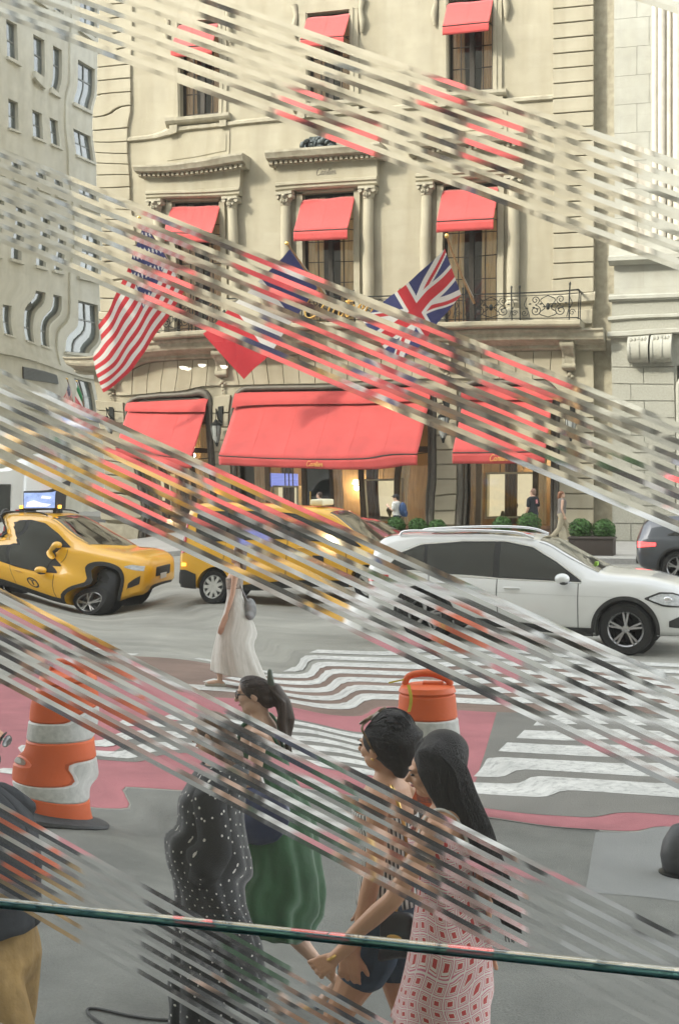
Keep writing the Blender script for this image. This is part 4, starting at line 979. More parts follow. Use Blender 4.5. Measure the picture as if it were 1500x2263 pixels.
rbox('front_grille', blk_plastic, suv, 4.60, 4.675, -.42, .42, .50, .76); rbox('lower_grille', blk_plastic, suv, 4.56, 4.66, -.5, .5, .36, .44); rbox('number_plate', mat('plate_white', (.6, .6, .58), .5, var=.1), suv, 4.668, 4.68, -.16, .16, .42, .52, .006); MB().lathe([(.085, 0), (.085, .02), (.06, .03)], 20, axis='y').build('emblem', chrome, suv, 40, (4.675, 0, .64), (0, 0, R(90)))
mb = MB(); mb.box(3.30, 3.34, -.28, -.12, 1.17, 1.23); mb.build('windscreen_sticker', mat('lime_sticker', (.3, .55, .05), .6, var=.1), suv)

# ---- taxis
yellow = mat('taxi_yellow', (.80, .42, .015), .32, var=.03, spec=.5, coat=.9)
TX = [(0.00, .50, .90, .94, .60, .58, .50), (.05, .40, .97, 1.05, .76, .70, .58), (.15, .34, 1.02, 1.36, .85, .78, .58), (.40, .30, 1.05, 1.54, .905, .83, .60), (.9, .27, 1.05, 1.63, .93, .85, .63), (1.6, .24, 1.03, 1.67, .935, .85, .65),
      (2.3, .24, 1.00, 1.65, .935, .85, .65), (2.6, .24, .985, 1.58, .935, .85, .66), (3.0, .24, .975, 1.34, .935, .85, .70), (3.36, .25, .98, 1.12, .935, .86, .76), (3.48, .25, .97, 1.06, .935, .86, .78), (3.95, .27, .92, 1.01, .93, .85, .75), (4.3, .29, .84, .93, .90, .80, .68), (4.5, .28, .76, .84, .78, .70, .58), (4.6, .34, .66, .72, .58, .54, .46)]
td = ([(.5, 1.12), (.8, 1.09), (2.0, 1.04), (3.15, .995)], [(.5, 1.14), (.7, 1.30), (1.0, 1.45), (1.5, 1.53), (2.1, 1.54), (2.45, 1.47), (2.8, 1.27), (3.15, 1.01)])
taxi, B = vehicle('yellow_taxi', 'yellow taxi SUV with roof screen turning at the left edge', 'taxi', (-12.76 - 3.72, 25.95, 0), TX, yellow, .355, (.95, 3.66), group='yellow taxis',
    seams=((1.06, .5, 1.04, 0), (2.05, .30, 1.02, 0), (3.1, .30, .97, 0)), windows=((.54, 1.0), (1.05, 1.98), (2.07, 2.95)), dlo=td, cowl=(3.38, 2.56), back=(.07, .36), cladding=(blk_plastic, .25, .42), arch=(blk_plastic, .07), handles=((1.3, .92), (2.28, .91)), mirror=(2.92, 1.03), chrome_dlo=False, steer=R(-24), heading=R(-3))
for s_ in (-1, 1):
    side_patch(B, [(4.02, .75), (4.25, .69), (4.5, .64)], [(4.02, .77), (4.22, .79), (4.5, .73)], .008, s_, 20).build('headlamp', lens_c, taxi, 40); side_patch(B, [(4.2, .45), (4.45, .44)], [(4.2, .5), (4.45, .56)], .006, s_, 8).build('bumper_vent', blk_plastic, taxi, 40)
    side_patch(B, [(.02, .82), (.36, .88)], [(.02, .98), (.36, .97)], .01, s_, 14).build('tail_lamp', lens_r, taxi, 40)
    mb = MB(); mb.tube(catmull([(.65, s_ * .58, 1.58), (.8, s_ * .6, 1.645), (1.5, s_ * .63, 1.70), (2.2, s_ * .63, 1.685), (2.45, s_ * .62, 1.62)], 6), .016, 8); mb.build('roof_rail', blk_plastic, taxi, 50)
    # printed door logo: T in a ring and small letters
    blk = mat('black_decal', (.02, .02, .02), .5, var=.1)
    def ringp(cx, cz, r0, r1, a0=0, a1=360): return MB().grid(lambda u, v: ((x := cx + lerp(r0, r1, v) * math.cos(R(lerp(a0, a1, u)))), s_ * (B.ys(x, (z := cz + lerp(r0, r1, v) * math.sin(R(lerp(a0, a1, u))))) + .005), z), 30, 1)
    ringp(2.62, .68, .11, .15).build('door_decal', blk, taxi); side_patch(B, [(2.60, .61), (2.64, .61)], [(2.60, .74), (2.64, .74)], .006, s_, 2).build('door_decal', blk, taxi); side_patch(B, [(2.56, .74), (2.68, .74)], [(2.56, .77), (2.68, .77)], .006, s_, 4).build('door_decal', blk, taxi)
    for k, x in enumerate((1.25, 1.35, 1.44, 1.55)): ringp(x, .72, .018, .03, 20 * k, 300 + 15 * k).build('door_lettering', blk, taxi)
rbox('front_grille', blk_plastic, taxi, 4.53, 4.615, -.36, .36, .48, .68, .03); rbox('lower_grille', blk_plastic, taxi, 4.46, 4.6, -.5, .5, .29, .37); rbox('number_plate', MATS['plate_white'], taxi, 4.612, 4.63, -.15, .15, .42, .53, .006)
scr = empty('roof_screen', (1.98, 0, 1.67), 0, taxi); scr.scale = (.66, 1, .95)
rbox('screen_case', blk_plastic, scr, -.62, .62, -.20, .20, .05, .46, .02)
screen_m = mat('ad_screen', (.3, .4, .8), .3, var=.6, vscale=2.4, emit=(.32, .46, .95), estr=.14, stretch=(1, 1, 3))
for s_ in (-1, 1): MB().box(-.58, .58, s_ * .2, s_ * .206, .09, .42).build('screen_face', screen_m, scr)
sw_ = mat('ad_white', (.9, .9, .9), .4, var=.1, emit=(.9, .93, 1), estr=.12)
MB().prism([(-.5, .12), (.3, .12), (.45, .17), (.1, .2), (-.2, .26), (-.45, .22)], -.209, -.206).build('screen_picture', sw_, scr); MB().prism([(.05, .30), (.4, .28), (.45, .33), (.1, .36)], -.209, -.206).build('screen_picture', sw_, scr)
mb = MB()
for x in (-.5, .5): mb.box(x - .03, x + .03, -.16, .16, -.04, .06)
mb.build('screen_foot', blk_plastic, scr)
amber = mat('amber_lamp', (.8, .3, .03), .3, var=.05, emit=(1, .42, .05), estr=.8)
for x in (-.72, .72): rbox('amber_lamp', amber, scr, x - .035, x + .035, -.2, -.12, .08, .15, .01); rbox('lamp_bracket', blk_plastic, scr, x - .05, x + .05, -.2, -.08, -.02, .08, .01)

VN = [(0.00, .46, .98, 1.02, .60, .60, .56), (.04, .38, 1.05, 1.35, .78, .74, .62), (.12, .33, 1.08, 1.72, .84, .80, .66), (.35, .30, 1.09, 1.83, .87, .83, .70), (.9, .26, 1.08, 1.86, .88, .84, .72), (1.8, .24, 1.06, 1.86, .885, .84, .72), (2.6, .24, 1.04, 1.84, .885, .84, .71), (3.0, .24, 1.02, 1.76, .885, .84, .70),
      (3.45, .24, 1.01, 1.44, .885, .84, .71), (3.85, .25, 1.01, 1.14, .885, .84, .74), (3.98, .25, .99, 1.07, .885, .84, .75), (4.3, .27, .92, 1.0, .87, .82, .72), (4.55, .28, .82, .90, .78, .74, .62), (4.68, .34, .68, .76, .58, .56, .48)]
vd = ([(.35, 1.14), (1.5, 1.12), (3.6, 1.07)], [(.35, 1.62), (.5, 1.68), (1.5, 1.70), (2.6, 1.68), (2.95, 1.58), (3.3, 1.36), (3.6, 1.09)])
van, B = vehicle('yellow_van_taxi', 'boxy yellow taxi van with black rear bumper behind the woman in white', 'taxi', (-10.24 - .80, 25.45, 0), VN, yellow, .33, (.80, 3.72), group='yellow taxis',
    seams=((1.0, .4, 1.1, 0), (2.2, .3, 1.1, 0), (3.3, .3, 1.04, 0)), windows=((.4, 1.0), (1.06, 2.15), (2.25, 3.3)), dlo=vd, cowl=(3.88, 2.98), back=(.06, .3), cladding=(blk_plastic, .25, .36), handles=((1.35, .95), (2.5, .93)), mirror=(3.2, 1.12), chrome_dlo=False, rim=mat('hubcap_silver', (.62, .62, .6), .4, .3, var=.1), style='ten')
for s_ in (-1, 1):
    side_patch(B, [(.02, .34), (.2, .31), (.42, .30)], [(.02, .66), (.2, .66), (.42, .58)], .014, s_, 12).build('rear_bumper', blk_plastic, van, 40); side_patch(B, [(.03, .95), (.16, .98)], [(.03, 1.45), (.16, 1.5)], .01, s_, 6).build('tail_lamp', lens_r, van, 40)
    side_patch(B, [(.1, .73), (.2, .73)], [(.1, .79), (.2, .79)], .016, s_, 3).build('side_marker', amber, van); side_patch(B, [(4.15, .78), (4.5, .70)], [(4.15, .92), (4.5, .84)], .008, s_, 12).build('headlamp', lens_c, van, 40); side_patch(B, [(2.66, .62), (2.86, .62)], [(2.66, .8), (2.86, .8)], .006, s_, 8).build('door_decal', blk, van)
rbox('bumper_bar', blk_plastic, van, -.06, .08, -.62, .62, .36, .62, .04); rbox('roof_light', mat('roof_light_box', (.75, .7, .5), .5, var=.05), van, 2.5, 2.75, -.35, .35, 1.86, 1.98, .03); rbox('front_grille', blk_plastic, van, 4.6, 4.69, -.4, .4, .42, .62)

# ---- dark SUV at the right edge
slate = mat('slate_car_paint', (.055, .062, .075), .3, .3, var=.05, coat=1)
DK = [(a, zb, zs * .98, lerp(zs, zr, .80) if 0 < i < 6 else zr, w, ws, wr) for i, (a, zb, zs, zr, w, ws, wr) in enumerate(SUV)]
dark, B = vehicle('dark_suv', 'dark slate SUV with lit red tail lamp at the right edge', 'car', (-3.3, 33.0, 0), DK, slate, .37, (.93, 3.80), seams=((1.02, .5, 1.0, 0), (2.02, .3, 1.0, 0)), windows=((.75, 1.3), (1.36, 2.0), (2.08, 2.9)), dlo=([(.7, 1.08), (3.1, .99)], [(.7, 1.10), (1.1, 1.25), (1.6, 1.4), (2.1, 1.44), (2.5, 1.38), (3.1, 1.01)]), cowl=(3.42, 2.58), back=(.07, .4), cladding=(blk_plastic, .25, .37), arch=(blk_plastic, .05), handles=((1.25, .88),), mirror=(2.96, 1.02), chrome_dlo=False)
for s_ in (-1, 1): side_patch(B, [(.03, .80), (.45, .84)], [(.03, .93), (.45, .91)], .012, s_, 12).build('tail_lamp', lens_lit, dark, 40)
rbox('tail_bar', lens_lit, dark, -.012, .05, -.5, .5, .84, .90, .01); rbox('rear_bumper', blk_plastic, dark, -.02, .1, -.55, .55, .42, .6, .03)
# ---- red car beyond the taxi, only its roof shows
RD = [(a, zb, zs * .93, max(zs * .93 + .02, zr * .89), w * .97, ws * .97, wr * .95) for a, zb, zs, zr, w, ws, wr in SUV]
redc, B = vehicle('dark_red_car', 'dark red car showing its roof between taxi and white SUV', 'car', (-11.75, 31.2, 0), RD, mat('dark_red_paint', (.22, .015, .018), .3, var=.05, coat=1), .33, (.93, 3.75), seams=((2.02, .3, .95, 0),), windows=((1.0, 1.96), (2.05, 2.9)), dlo=([(.6, 1.0), (3.15, .95)], [(.6, 1.02), (1.0, 1.22), (1.5, 1.33), (2.1, 1.34), (2.5, 1.26), (3.15, .96)]), cowl=(3.42, 2.58), back=(.07, .36), mirror=(2.96, .97), chrome_dlo=False, handles=((1.25, .85),))
# ---- white van, far left
VW = [(0, .5, 1.1, 2.2, .84, .84, .80), (.06, .42, 1.15, 2.52, .93, .92, .84), (.3, .36, 1.2, 2.58, .96, .95, .86), (3.0, .34, 1.2, 2.58, .97, .96, .86), (3.9, .34, 1.2, 2.52, .97, .96, .85), (4.3, .34, 1.18, 2.30, .97, .95, .82), (4.75, .34, 1.15, 1.72, .97, .94, .82), (5.1, .34, 1.12, 1.26, .96, .92, .82), (5.5, .36, .98, 1.10, .90, .84, .74), (5.7, .42, .80, .90, .72, .66, .56)]
wvan, B = vehicle('white_van', 'tall white delivery van behind the taxi at the left edge', 'van', (-17.25, 30.6, 0), VW, white_paint_car, .36, (.95, 4.75), seams=((3.3, .4, 1.2, 0), (4.55, .4, 1.15, 0)), windows=((3.5, 4.85),), dlo=([(3.4, 1.32), (4.95, 1.22)], [(3.4, 2.22), (4.0, 2.2), (4.35, 2.05), (4.95, 1.25)]), cowl=(5.12, 4.1), cladding=(blk_plastic, .36, .5), mirror=(4.85, 1.38), chrome_dlo=False, heading=math.pi)
for s_ in (-1, 1): side_patch(B, [(.35, 1.45), (1.5, 1.45)], [(.35, 2.2), (1.5, 2.2)], .012, s_).build('side_window', auto_glass, wvan, 40); side_patch(B, [(.08, 1.0), (.2, 1.0)], [(.08, 1.6), (.2, 1.6)], .01, s_, 5).build('tail_lamp', lens_r, wvan, 40)
# small dark car far behind at the right edge
farc, B = vehicle('maroon_hatchback', 'small dark car behind the slate SUV, by the white pier', 'car', (-3.2, 36.6, 0), RD, mat('maroon_paint', (.10, .02, .02), .3, var=.05, coat=1), .33, (.93, 3.75), windows=((1.0, 1.96), (2.05, 2.9)), dlo=([(.6, 1.0), (3.15, .95)], [(.6, 1.02), (1.0, 1.22), (1.5, 1.33), (2.1, 1.34), (2.5, 1.26), (3.15, .96)]), cowl=(3.42, 2.58), back=(.07, .36), chrome_dlo=False)

# ================================================================== street furniture
orange = mat('barrel_orange', (.62, .11, .025), .5, var=.10, vscale=5, bump=.1, bscale=40, spec=.4); refl = mat('barrel_reflective', (.55, .55, .52), .45, var=.18, vscale=25, c2=(.38, .38, .36)); rubber = mat('barrel_rubber', (.035, .037, .04), .65, var=.4, vscale=8, bump=.2, bscale=30)
def barrel(label, p, rz):
    e = tag(empty('traffic_barrel', p, rz), label, 'traffic barrel', 'orange traffic barrels')
    MB().lathe([(.40, 0), (.42, .02), (.41, .05), (.32, .08), (.29, .10), (.25, .11)], 14).build('rubber_base', rubber, e, 35)
    zs = [(.06, .28, .285), (.28, .42, .27), (.42, .56, .255), (.56, .70, .24), (.70, .88, .222)]
    for i, (a, b, r) in enumerate(zs):
        r1 = r - .013; MB().lathe([(r - .008, a), (r, a + .012), (r, a + .02), (lerp(r, r1, .9), b - .012), (r1 - .010, b)], 40).build('orange_band' if i % 2 == 0 else 'white_band', orange if i % 2 == 0 else refl, e, 30)
    mb = MB(); mb.lathe([(.20, .875), (.215, .895), (.20, .93), (.15, .945), (.002, .95)], 32)
    mb.tube(catmull([(-.17, 0, .94), (-.14, 0, 1.0), (-.05, 0, 1.025), (.05, 0, 1.02), (.15, 0, .98), (.17, 0, .94)], 6), .026, 10); mb.box(-.03, .12, -.05, .05, .93, .965); mb.build('lid', orange, e, 45)
    MB().box(-.06, .08, -.291, -.27, .14, .24).build('stencil', mat('stencil_black', (.03, .03, .035), .7, var=.6, vscale=25, c2=(.5, .1, .03)), e)
    return e
barrel('orange and white traffic barrel on the red lane at the left', at_depth(135, 10.5), R(-18)); e = barrel('orange and white traffic barrel behind the two walking women', at_depth(944, 10.6), R(12))
mb = MB(); mb.grid(lambda u, v: (-.13 + .02 * math.sin(u * 3) + .012 * (v - .5) * 2, -.21 - .012 * math.sin(u * 5), .97 - .2 * u), 10, 2); mb.grid(lambda u, v: (-.15 - .14 * u, -.02, .985 - .03 * u + .012 * (v - .5)), 6, 2); o = mb.build('tape_tie', mat('yellow_tape', (.62, .5, .06), .5, var=.1), e); baked(o, [('SOLIDIFY', dict(thickness=.004))])

leaf = mat('boxwood_leaf', (.055, .13, .028), .55, var=.5, vscale=14, spec=.3)
def shrub_mesh(seed, r):
    rr = random.Random(seed); mb = MB()
    for k in range(1500):
        d = Vector((rr.gauss(0, 1), rr.gauss(0, 1), rr.gauss(0, 1))).normalized(); q = r * (1 - .32 * rr.random() ** 2) * (1 + .09 * mnoise.noise(d * 3 + Vector((seed, 0, 0)))); p = d * q
        n = (d + Vector((rr.gauss(0, .5), rr.gauss(0, .5), rr.gauss(0, .5)))).normalized(); a = n.cross(Vector((rr.random(), rr.random(), 1))).normalized(); b = n.cross(a); s_ = rr.uniform(.025, .05)
        mb.add([p - a * s_, p - b * s_ * .5, p + a * s_, p + b * s_ * .5], [(0, 1, 2, 3)])
    return mb
dark_planter = mat('planter_brown', (.05, .038, .030), .7, var=.25, vscale=10)
def planter(label, u, w, y, balls):
    c = on_y(u, 1200, y); e = tag(empty('planter', (c.x, y, .15)), label, 'planter', 'dark planters on the far pavement')
    rbox('box', dark_planter, e, -w / 2, w / 2, -.35, .35, 0, .52, .02); MB().box(-w / 2 + .06, w / 2 - .06, -.29, .29, .51, .53).build('soil', mat('soil', (.05, .035, .025), .95, var=.3), e); rbox('rim', dark_planter, e, -w / 2 - .03, w / 2 + .03, -.38, .38, .45, .50, .015)
    for i, (dx, r, lab) in enumerate(balls):
        s_ = tag(empty('boxwood_shrub', (c.x + dx, y, .64 + r * .62)), lab, 'shrub', 'clipped boxwood balls')
        MB().ell((0, 0, 0), (r * .8, r * .8, r * .78), 14, 10).build('inner_twigs', mat('shrub_core', (.02, .035, .012), .9, var=.3), s_, 60); shrub_mesh(i + int(u), r).build('foliage', leaf, s_, None, fix=False); MB().tube([(0, 0, -r * .62 + .02), (0, 0, 0)], .03, 6).build('stem', wood, s_)
planter('dark brown planter with two clipped shrubs at the right, by the white pier', 1308, 1.22, 39.9, ((-.32, .33, 'round clipped boxwood on the right planter, left one'), (.32, .32, 'round clipped boxwood on the right planter, beside the white pier')))
planter('dark planter beyond the white SUV roof, behind the man in black', 1140, 1.5, 42.6, ((-.45, .30, 'round clipped boxwood beyond the SUV roof, left one'), (.38, .37, 'large round boxwood beside the man in black')))
planter('dark planter hidden behind the SUV at the shop window', 920, 2.0, 42.6, ((-.62, .30, 'boxwood ball left of the other two at the lit window'), (.08, .30, 'boxwood ball in the middle behind the backpack'), (.68, .28, 'boxwood ball nearest the dark pier')))
o = tag(empty('low_bollard', on_ground(1512, 1915)), 'dark rounded stone bollard cut by the right edge on the concrete slab', 'bollard'); MB().lathe([(.09, 0), (.125, .04), (.14, .12), (.13, .2), (.09, .26), (.03, .285), (.002, .287)], 28).build('stone', mat('dark_bollard', (.05, .052, .055), .55, var=.3, vscale=15), o, 60); MB().lathe([(.15, 0), (.15, .015), (.10, .02)], 28).build('foot_ring', iron, o, 40)
# ================================================================== people (local: facing +x, left is +y, 1.70 m tall before scaling)
def hand(mb, w, d, side, palm, curl=.5):
    w = Vector(w); d = Vector(d).normalized(); n = Vector(palm); n = (n - d * n.dot(d)).normalized(); l = d.cross(n) * side
    for o_ in (-.026, -.009, .009, .026): mb.limb([w + l * o_ * .6, w + d * .04 + l * o_, w + d * .085 + l * o_ * 1.1], [.014, .0155, .0125], 8)
    for o_, ln in ((-.032, .058), (-.011, .07), (.011, .076), (.031, .07)):
        b = w + d * .085 + l * o_ * 1.1; k1 = (d * math.cos(curl * .7) + n * math.sin(curl * .7)); k2 = (d * math.cos(curl * 1.6) + n * math.sin(curl * 1.6)); k3 = (d * math.cos(curl * 2.3) + n * math.sin(curl * 2.3))
        p1 = b + k1 * ln * .45; p2 = p1 + k2 * ln * .32; p3 = p2 + k3 * ln * .25; mb.limb([b, p1, p2, p3], [.0098, .0092, .0084, .0075], 8)
    b = w + d * .025 + l * .026; t = (d * .72 + l * .55 + n * .35).normalized(); mb.limb([b, b + t * .04, b + t * .04 + (t + d * .4).normalized() * .035], [.014, .0115, .009], 8)
FEM = [(.80, 0, .05, .09), (.86, -.005, .105, .16), (.94, -.015, .122, .178), (1.03, -.005, .105, .152), (1.11, .008, .088, .125), (1.21, .015, .097, .135), (1.295, .022, .113, .150), (1.37, .006, .095, .162), (1.42, -.006, .075, .150), (1.455, -.012, .055, .09), (1.48, -.012, .047, .055)]
MAL = [(.80, 0, .06, .10), (.86, -.005, .11, .16), (.94, -.01, .118, .172), (1.05, 0, .112, .162), (1.15, .005, .112, .160), (1.25, .01, .122, .175), (1.33, .01, .124, .19), (1.40, .0, .10, .195), (1.445, -.008, .075, .15), (1.475, -.012, .056, .08), (1.5, -.012, .052, .058)]
def ring_el(z, cx, rx, ry, n=24, cy=0, xl=0): return [(cx + rx * math.cos(2 * math.pi * j / n), cy + ry * math.sin(2 * math.pi * j / n), z) for j in range(n)]
def head_xf(yaw, pitch, fwd): return Matrix.Translation((fwd, 0, 1.592)) @ Euler((0, pitch, yaw)).to_matrix().to_4x4() @ Matrix.Scale(.93, 4)
def body_mb(spec, HX):
    mb = MB(); male = spec.get('male'); fl = spec.get('lean', 0)
    tor = MAL if male else FEM; fx = lambda z: fl * max(0, z - .95)
    mb.loft([ring_el(z, c + fx(z), rx, ry) for z, c, rx, ry in tor])
    f = spec.get('headfwd', .0)
    hc = HX @ Vector((0, 0, 0)); mb.limb([(-.012 + fx(1.44), 0, 1.43), (lerp(fx(1.44), hc.x, .55) - .01, 0, 1.50), (hc.x - .02, 0, 1.57)], [.056, .049, .052] if not male else [.065, .058, .06])
    rot = HX.to_3x3()
    for c, r in (((-.014, 0, .024), (.099, .076, .094)), ((.032, 0, -.03), (.064, .060, .088)), ((.055, 0, -.09), (.034, .034, .027)), ((.088, 0, -.058), (.012, .022, .0085)), ((.078, 0, .024), (.018, .048, .012)), ((.058, .035, -.03), (.03, .022, .03)), ((.058, -.035, -.03), (.03, .022, .03)), ((.020, .05, -.07), (.045, .018, .035)), ((.020, -.05, -.07), (.045, .018, .035))): mb.ell(HX @ Vector(c), r, 14, 10, rot)
    mb.limb([HX @ Vector(p) for p in ((.088, 0, .008), (.102, 0, -.014), (.112, 0, -.030))], [.009, .011, .0135], 8)
    for s_ in (-1, 1):
        mb.ell(HX @ Vector((-.008, s_ * .078, -.012)), (.021, .011, .031), 10, 8, rot)
        S, E_, W_ = (Vector(p) for p in spec['arms'][0 if s_ > 0 else 1]); k = 1.12 if male else 1.0
        mb.limb([S + Vector((0, -s_ * .03, .005)), S, S.lerp(E_, .35), E_, E_.lerp(W_, .3), W_], [.05 * k, .050 * k, .043 * k, .035 * k, .036 * k, .0235 * k])
        d = (W_ - E_).normalized(); hd = spec.get('hand', {}).get(s_); hand(mb, W_, hd[0] if hd else d, s_, hd[1] if hd else Vector((.15, -s_, -.1)), hd[2] if hd else .5)
        Hp, K, A, toe = (Vector(p) for p in spec['legs'][0 if s_ > 0 else 1])
        mb.limb([Hp + Vector((0, 0, .04)), Hp.lerp(K, .3), K, K.lerp(A, .3), A.lerp(K, .25), A], [.086 * k, .080 * k, .052 * k, .056 * k, .04 * k, .034 * k])
        heel = A + Vector((-.035, 0, -.035)) if toe.z < .2 and A.z < .16 else A - (toe - A).normalized() * .05
        mb.limb([heel, A.lerp(toe, .35) + Vector((0, 0, -.01)), toe], [.03, .032, .022]); mb.limb([A.lerp(toe, .5) + Vector((0, .02, -.01)), toe + Vector((-.01, .022, 0))], [.026, .017], 8)
    return mb
def person(label, p, heading, H, spec, skin, voxel=.006):
    e = tag(empty('person', p, heading, None, H / 1.70), label, 'person', None)
    HX = head_xf(spec.get('hyaw', 0), spec.get('hpitch', 0), .012 + spec.get('headfwd', 0))
    remeshed('body', body_mb(spec, HX), skin, e, voxel)
    mb = MB()
    for s_ in (-1, 1): mb.ell(HX @ Vector((.086, s_ * .03, .002)), (.009, .013, .006), 8, 6)
    mb.build('eyes', eye_m, e, 60)
    mb = MB()
    for s_ in (-1, 1): mb.limb([HX @ Vector((.097, s_ * .014, .022)), HX @ Vector((.09, s_ * .045, .026))], [.004, .003], 6)
    mb.build('eyebrows', hair_k, e)
    MB().limb([HX @ Vector((.0955, -.014, -.058)), HX @ Vector((.0985, 0, -.057)), HX @ Vector((.0955, .014, -.058))], [.005, .0065, .005], 6).build('lips', mat('lips', (.38, .12, .11), .5, var=.05), e, 60)
    return e, HX
def garment(name, m, e, rings, n=56, folds=0, nf=9, ph=0, th=.006, wob=.0):
    """rings: (z, cx, cy, rx, ry); UV runs round and up, in metres"""
    zs = [r[0] for r in rings][::-1]; cols_ = [[r[k] for r in rings][::-1] for k in range(1, 5)]; z0, z1 = zs[0], zs[-1]; nz = max(8, int((z1 - z0) / .02)); mb = MB()
    def f(u, v):
        z = lerp(z0, z1, v); cx, cy, rx, ry = (interp(zs, c, z) for c in cols_); t = 2 * math.pi * u; q = (1 - v) ** 1.3
        s_ = 1 + folds * q * (math.sin(nf * t + ph + 2 * v) * .7 + .3 * math.sin((nf * 2 - 3) * t + 1.3 * ph)) + wob * mnoise.noise(Vector((3 * math.cos(t), 3 * math.sin(t), z * 9 + ph)))
        return (cx + rx * s_ * math.cos(t), cy + ry * s_ * math.sin(t), z + folds * .12 * q * math.sin(nf * t + ph))
    mb.grid(f, n, nz, uv=True); mb.uv = {k: (u, lerp(z0, z1, v)) for k, (u, v) in mb.uv.items()}
    o = mb.build(name, m, e, 70); baked(o, [('SOLIDIFY', dict(thickness=th, offset=1))]); o.data.polygons.foreach_set('use_smooth', [True] * len(o.data.polygons)); return o
def tube_cloth(name, m, e, chains, voxel=.010, it=3):
    mb = MB()
    for c in chains: mb.limb(*c)
    return remeshed(name, mb, m, e, voxel, it)
def hair_cap(HX, mb, k=1.0):
    rot = HX.to_3x3(); mb.ell(HX @ Vector((-.028, 0, .034)), (.100 * k, .087 * k, .096 * k), 20, 14, rot); mb.ell(HX @ Vector((-.06, 0, -.02)), (.06, .078, .075), 16, 10, rot)
def cap_strands(HX, e, m, n, back, seed, k=1.06):
    rr = random.Random(seed); mb = MB(); tgt = Vector(back).normalized()
    for _ in range(n):
        ph = R(rr.uniform(-125, 125)); el_ = R(lerp(46, -12, abs(ph) / R(125)) + rr.uniform(-6, 12)); d0 = Vector((math.cos(ph) * math.cos(el_), math.sin(ph) * math.cos(el_), math.sin(el_))); pts = []
        for i in range(8):
            d = d0.lerp(tgt, i / 7 * rr.uniform(.86, .97)).normalized(); q = k * (1.0 + .012 * math.sin(i + ph * 9)); pts.append(HX @ Vector((-.028 + d.x * .101 * q, d.y * .088 * q, .034 + d.z * .097 * q)))
        mb.tube(pts, .0018, 4)
    mb.build('hair_strands', m, e, 60)['kind'] = 'stuff'
def lock(HX, mb, pts, rs, flat=1.0): mb.limb([HX @ Vector(p) for p in pts], rs, 12)
def nodes(m): nt = m.node_tree; return nt, nt.nodes['Principled BSDF']
def mathn(nt, op, a, b=None, c=None):
    n = nt.nodes.new('ShaderNodeMath'); n.operation = op
    for i, x in enumerate((a, b, c)):
        if x is None: continue
        if isinstance(x, (int, float)): n.inputs[i].default_value = x
        else: nt.links.new(x, n.inputs[i])
    return n.outputs[0]
def printed(name, nu, sv, stops, kind='square', rough=.85):
    """woven print repeated round (nu) and up (sv per metre) the garment"""
    m = mat(name, (.5, .5, .5), rough, var=0, sheen=.2); nt, b = nodes(m); uv = nt.nodes.new('ShaderNodeUVMap'); uv.uv_map = 'UVMap'; sp = nt.nodes.new('ShaderNodeSeparateXYZ'); nt.links.new(uv.outputs[0], sp.inputs[0])
    U = mathn(nt, 'MULTIPLY', sp.outputs[0], nu); V = mathn(nt, 'MULTIPLY', sp.outputs[1], sv)
    if kind == 'stripe': d = mathn(nt, 'ABSOLUTE', mathn(nt, 'SUBTRACT', mathn(nt, 'FRACT', U), .5))
    else:
        if kind == 'wavy':                            # medallions bend the lattice
            U = mathn(nt, 'ADD', U, mathn(nt, 'MULTIPLY', mathn(nt, 'SINE', mathn(nt, 'MULTIPLY', V, 1.2566)), .22)); V = mathn(nt, 'ADD', V, mathn(nt, 'MULTIPLY', mathn(nt, 'SINE', mathn(nt, 'MULTIPLY', U, 1.2566)), .22))
        if kind == 'dot':
            row = mathn(nt, 'FLOOR', V); U = mathn(nt, 'ADD', U, mathn(nt, 'MULTIPLY', mathn(nt, 'SINE', mathn(nt, 'MULTIPLY', row, 12.9)), .9)); cu = mathn(nt, 'FLOOR', U)
            V = mathn(nt, 'ADD', V, mathn(nt, 'MULTIPLY', mathn(nt, 'SINE', mathn(nt, 'MULTIPLY', cu, 7.7)), .28))
        fu = mathn(nt, 'ABSOLUTE', mathn(nt, 'SUBTRACT', mathn(nt, 'FRACT', U), .5)); fv = mathn(nt, 'ABSOLUTE', mathn(nt, 'SUBTRACT', mathn(nt, 'FRACT', V), .5))
        d = mathn(nt, 'SQRT', mathn(nt, 'ADD', mathn(nt, 'MULTIPLY', fu, fu), mathn(nt, 'MULTIPLY', fv, fv))) if kind == 'dot' else mathn(nt, 'MAXIMUM', fu, fv)
    rp = nt.nodes.new('ShaderNodeValToRGB'); rp.color_ramp.interpolation = 'CONSTANT'; el = rp.color_ramp.elements
    while len(el) < len(stops): el.new(.5)
    for x, (pos, c) in zip(el, stops): x.position = pos; x.color = (*c, 1)
    nt.links.new(d, rp.inputs[0]); nt.links.new(rp.outputs[0], b.inputs['Base Color']); return m
LEG_STAND = [((0, .09, .88), (.03, .09, .49), (0, .09, .085), (.15, .10, .03)), ((0, -.09, .88), (.03, -.09, .49), (0, -.09, .085), (.15, -.10, .03))]
def stride(a, b):
    """legs: a = swing of the left, b = of the right, metres at the ankle; the trailing foot rises on its toes"""
    out = []
    for y, s_ in ((.085, a), (-.085, b)):
        if s_ >= 0: out.append(((0, y, .88), (s_ * .62 + .04, y, .49), (s_, y, .09), (s_ + .16, y * 1.1, .05)))
        else: out.append(((0, y, .88), (s_ * .42 + .05, y, .48), (s_, y, .17), (s_ + .11, y * 1.1, .04)))
    return out
P_ = math.pi
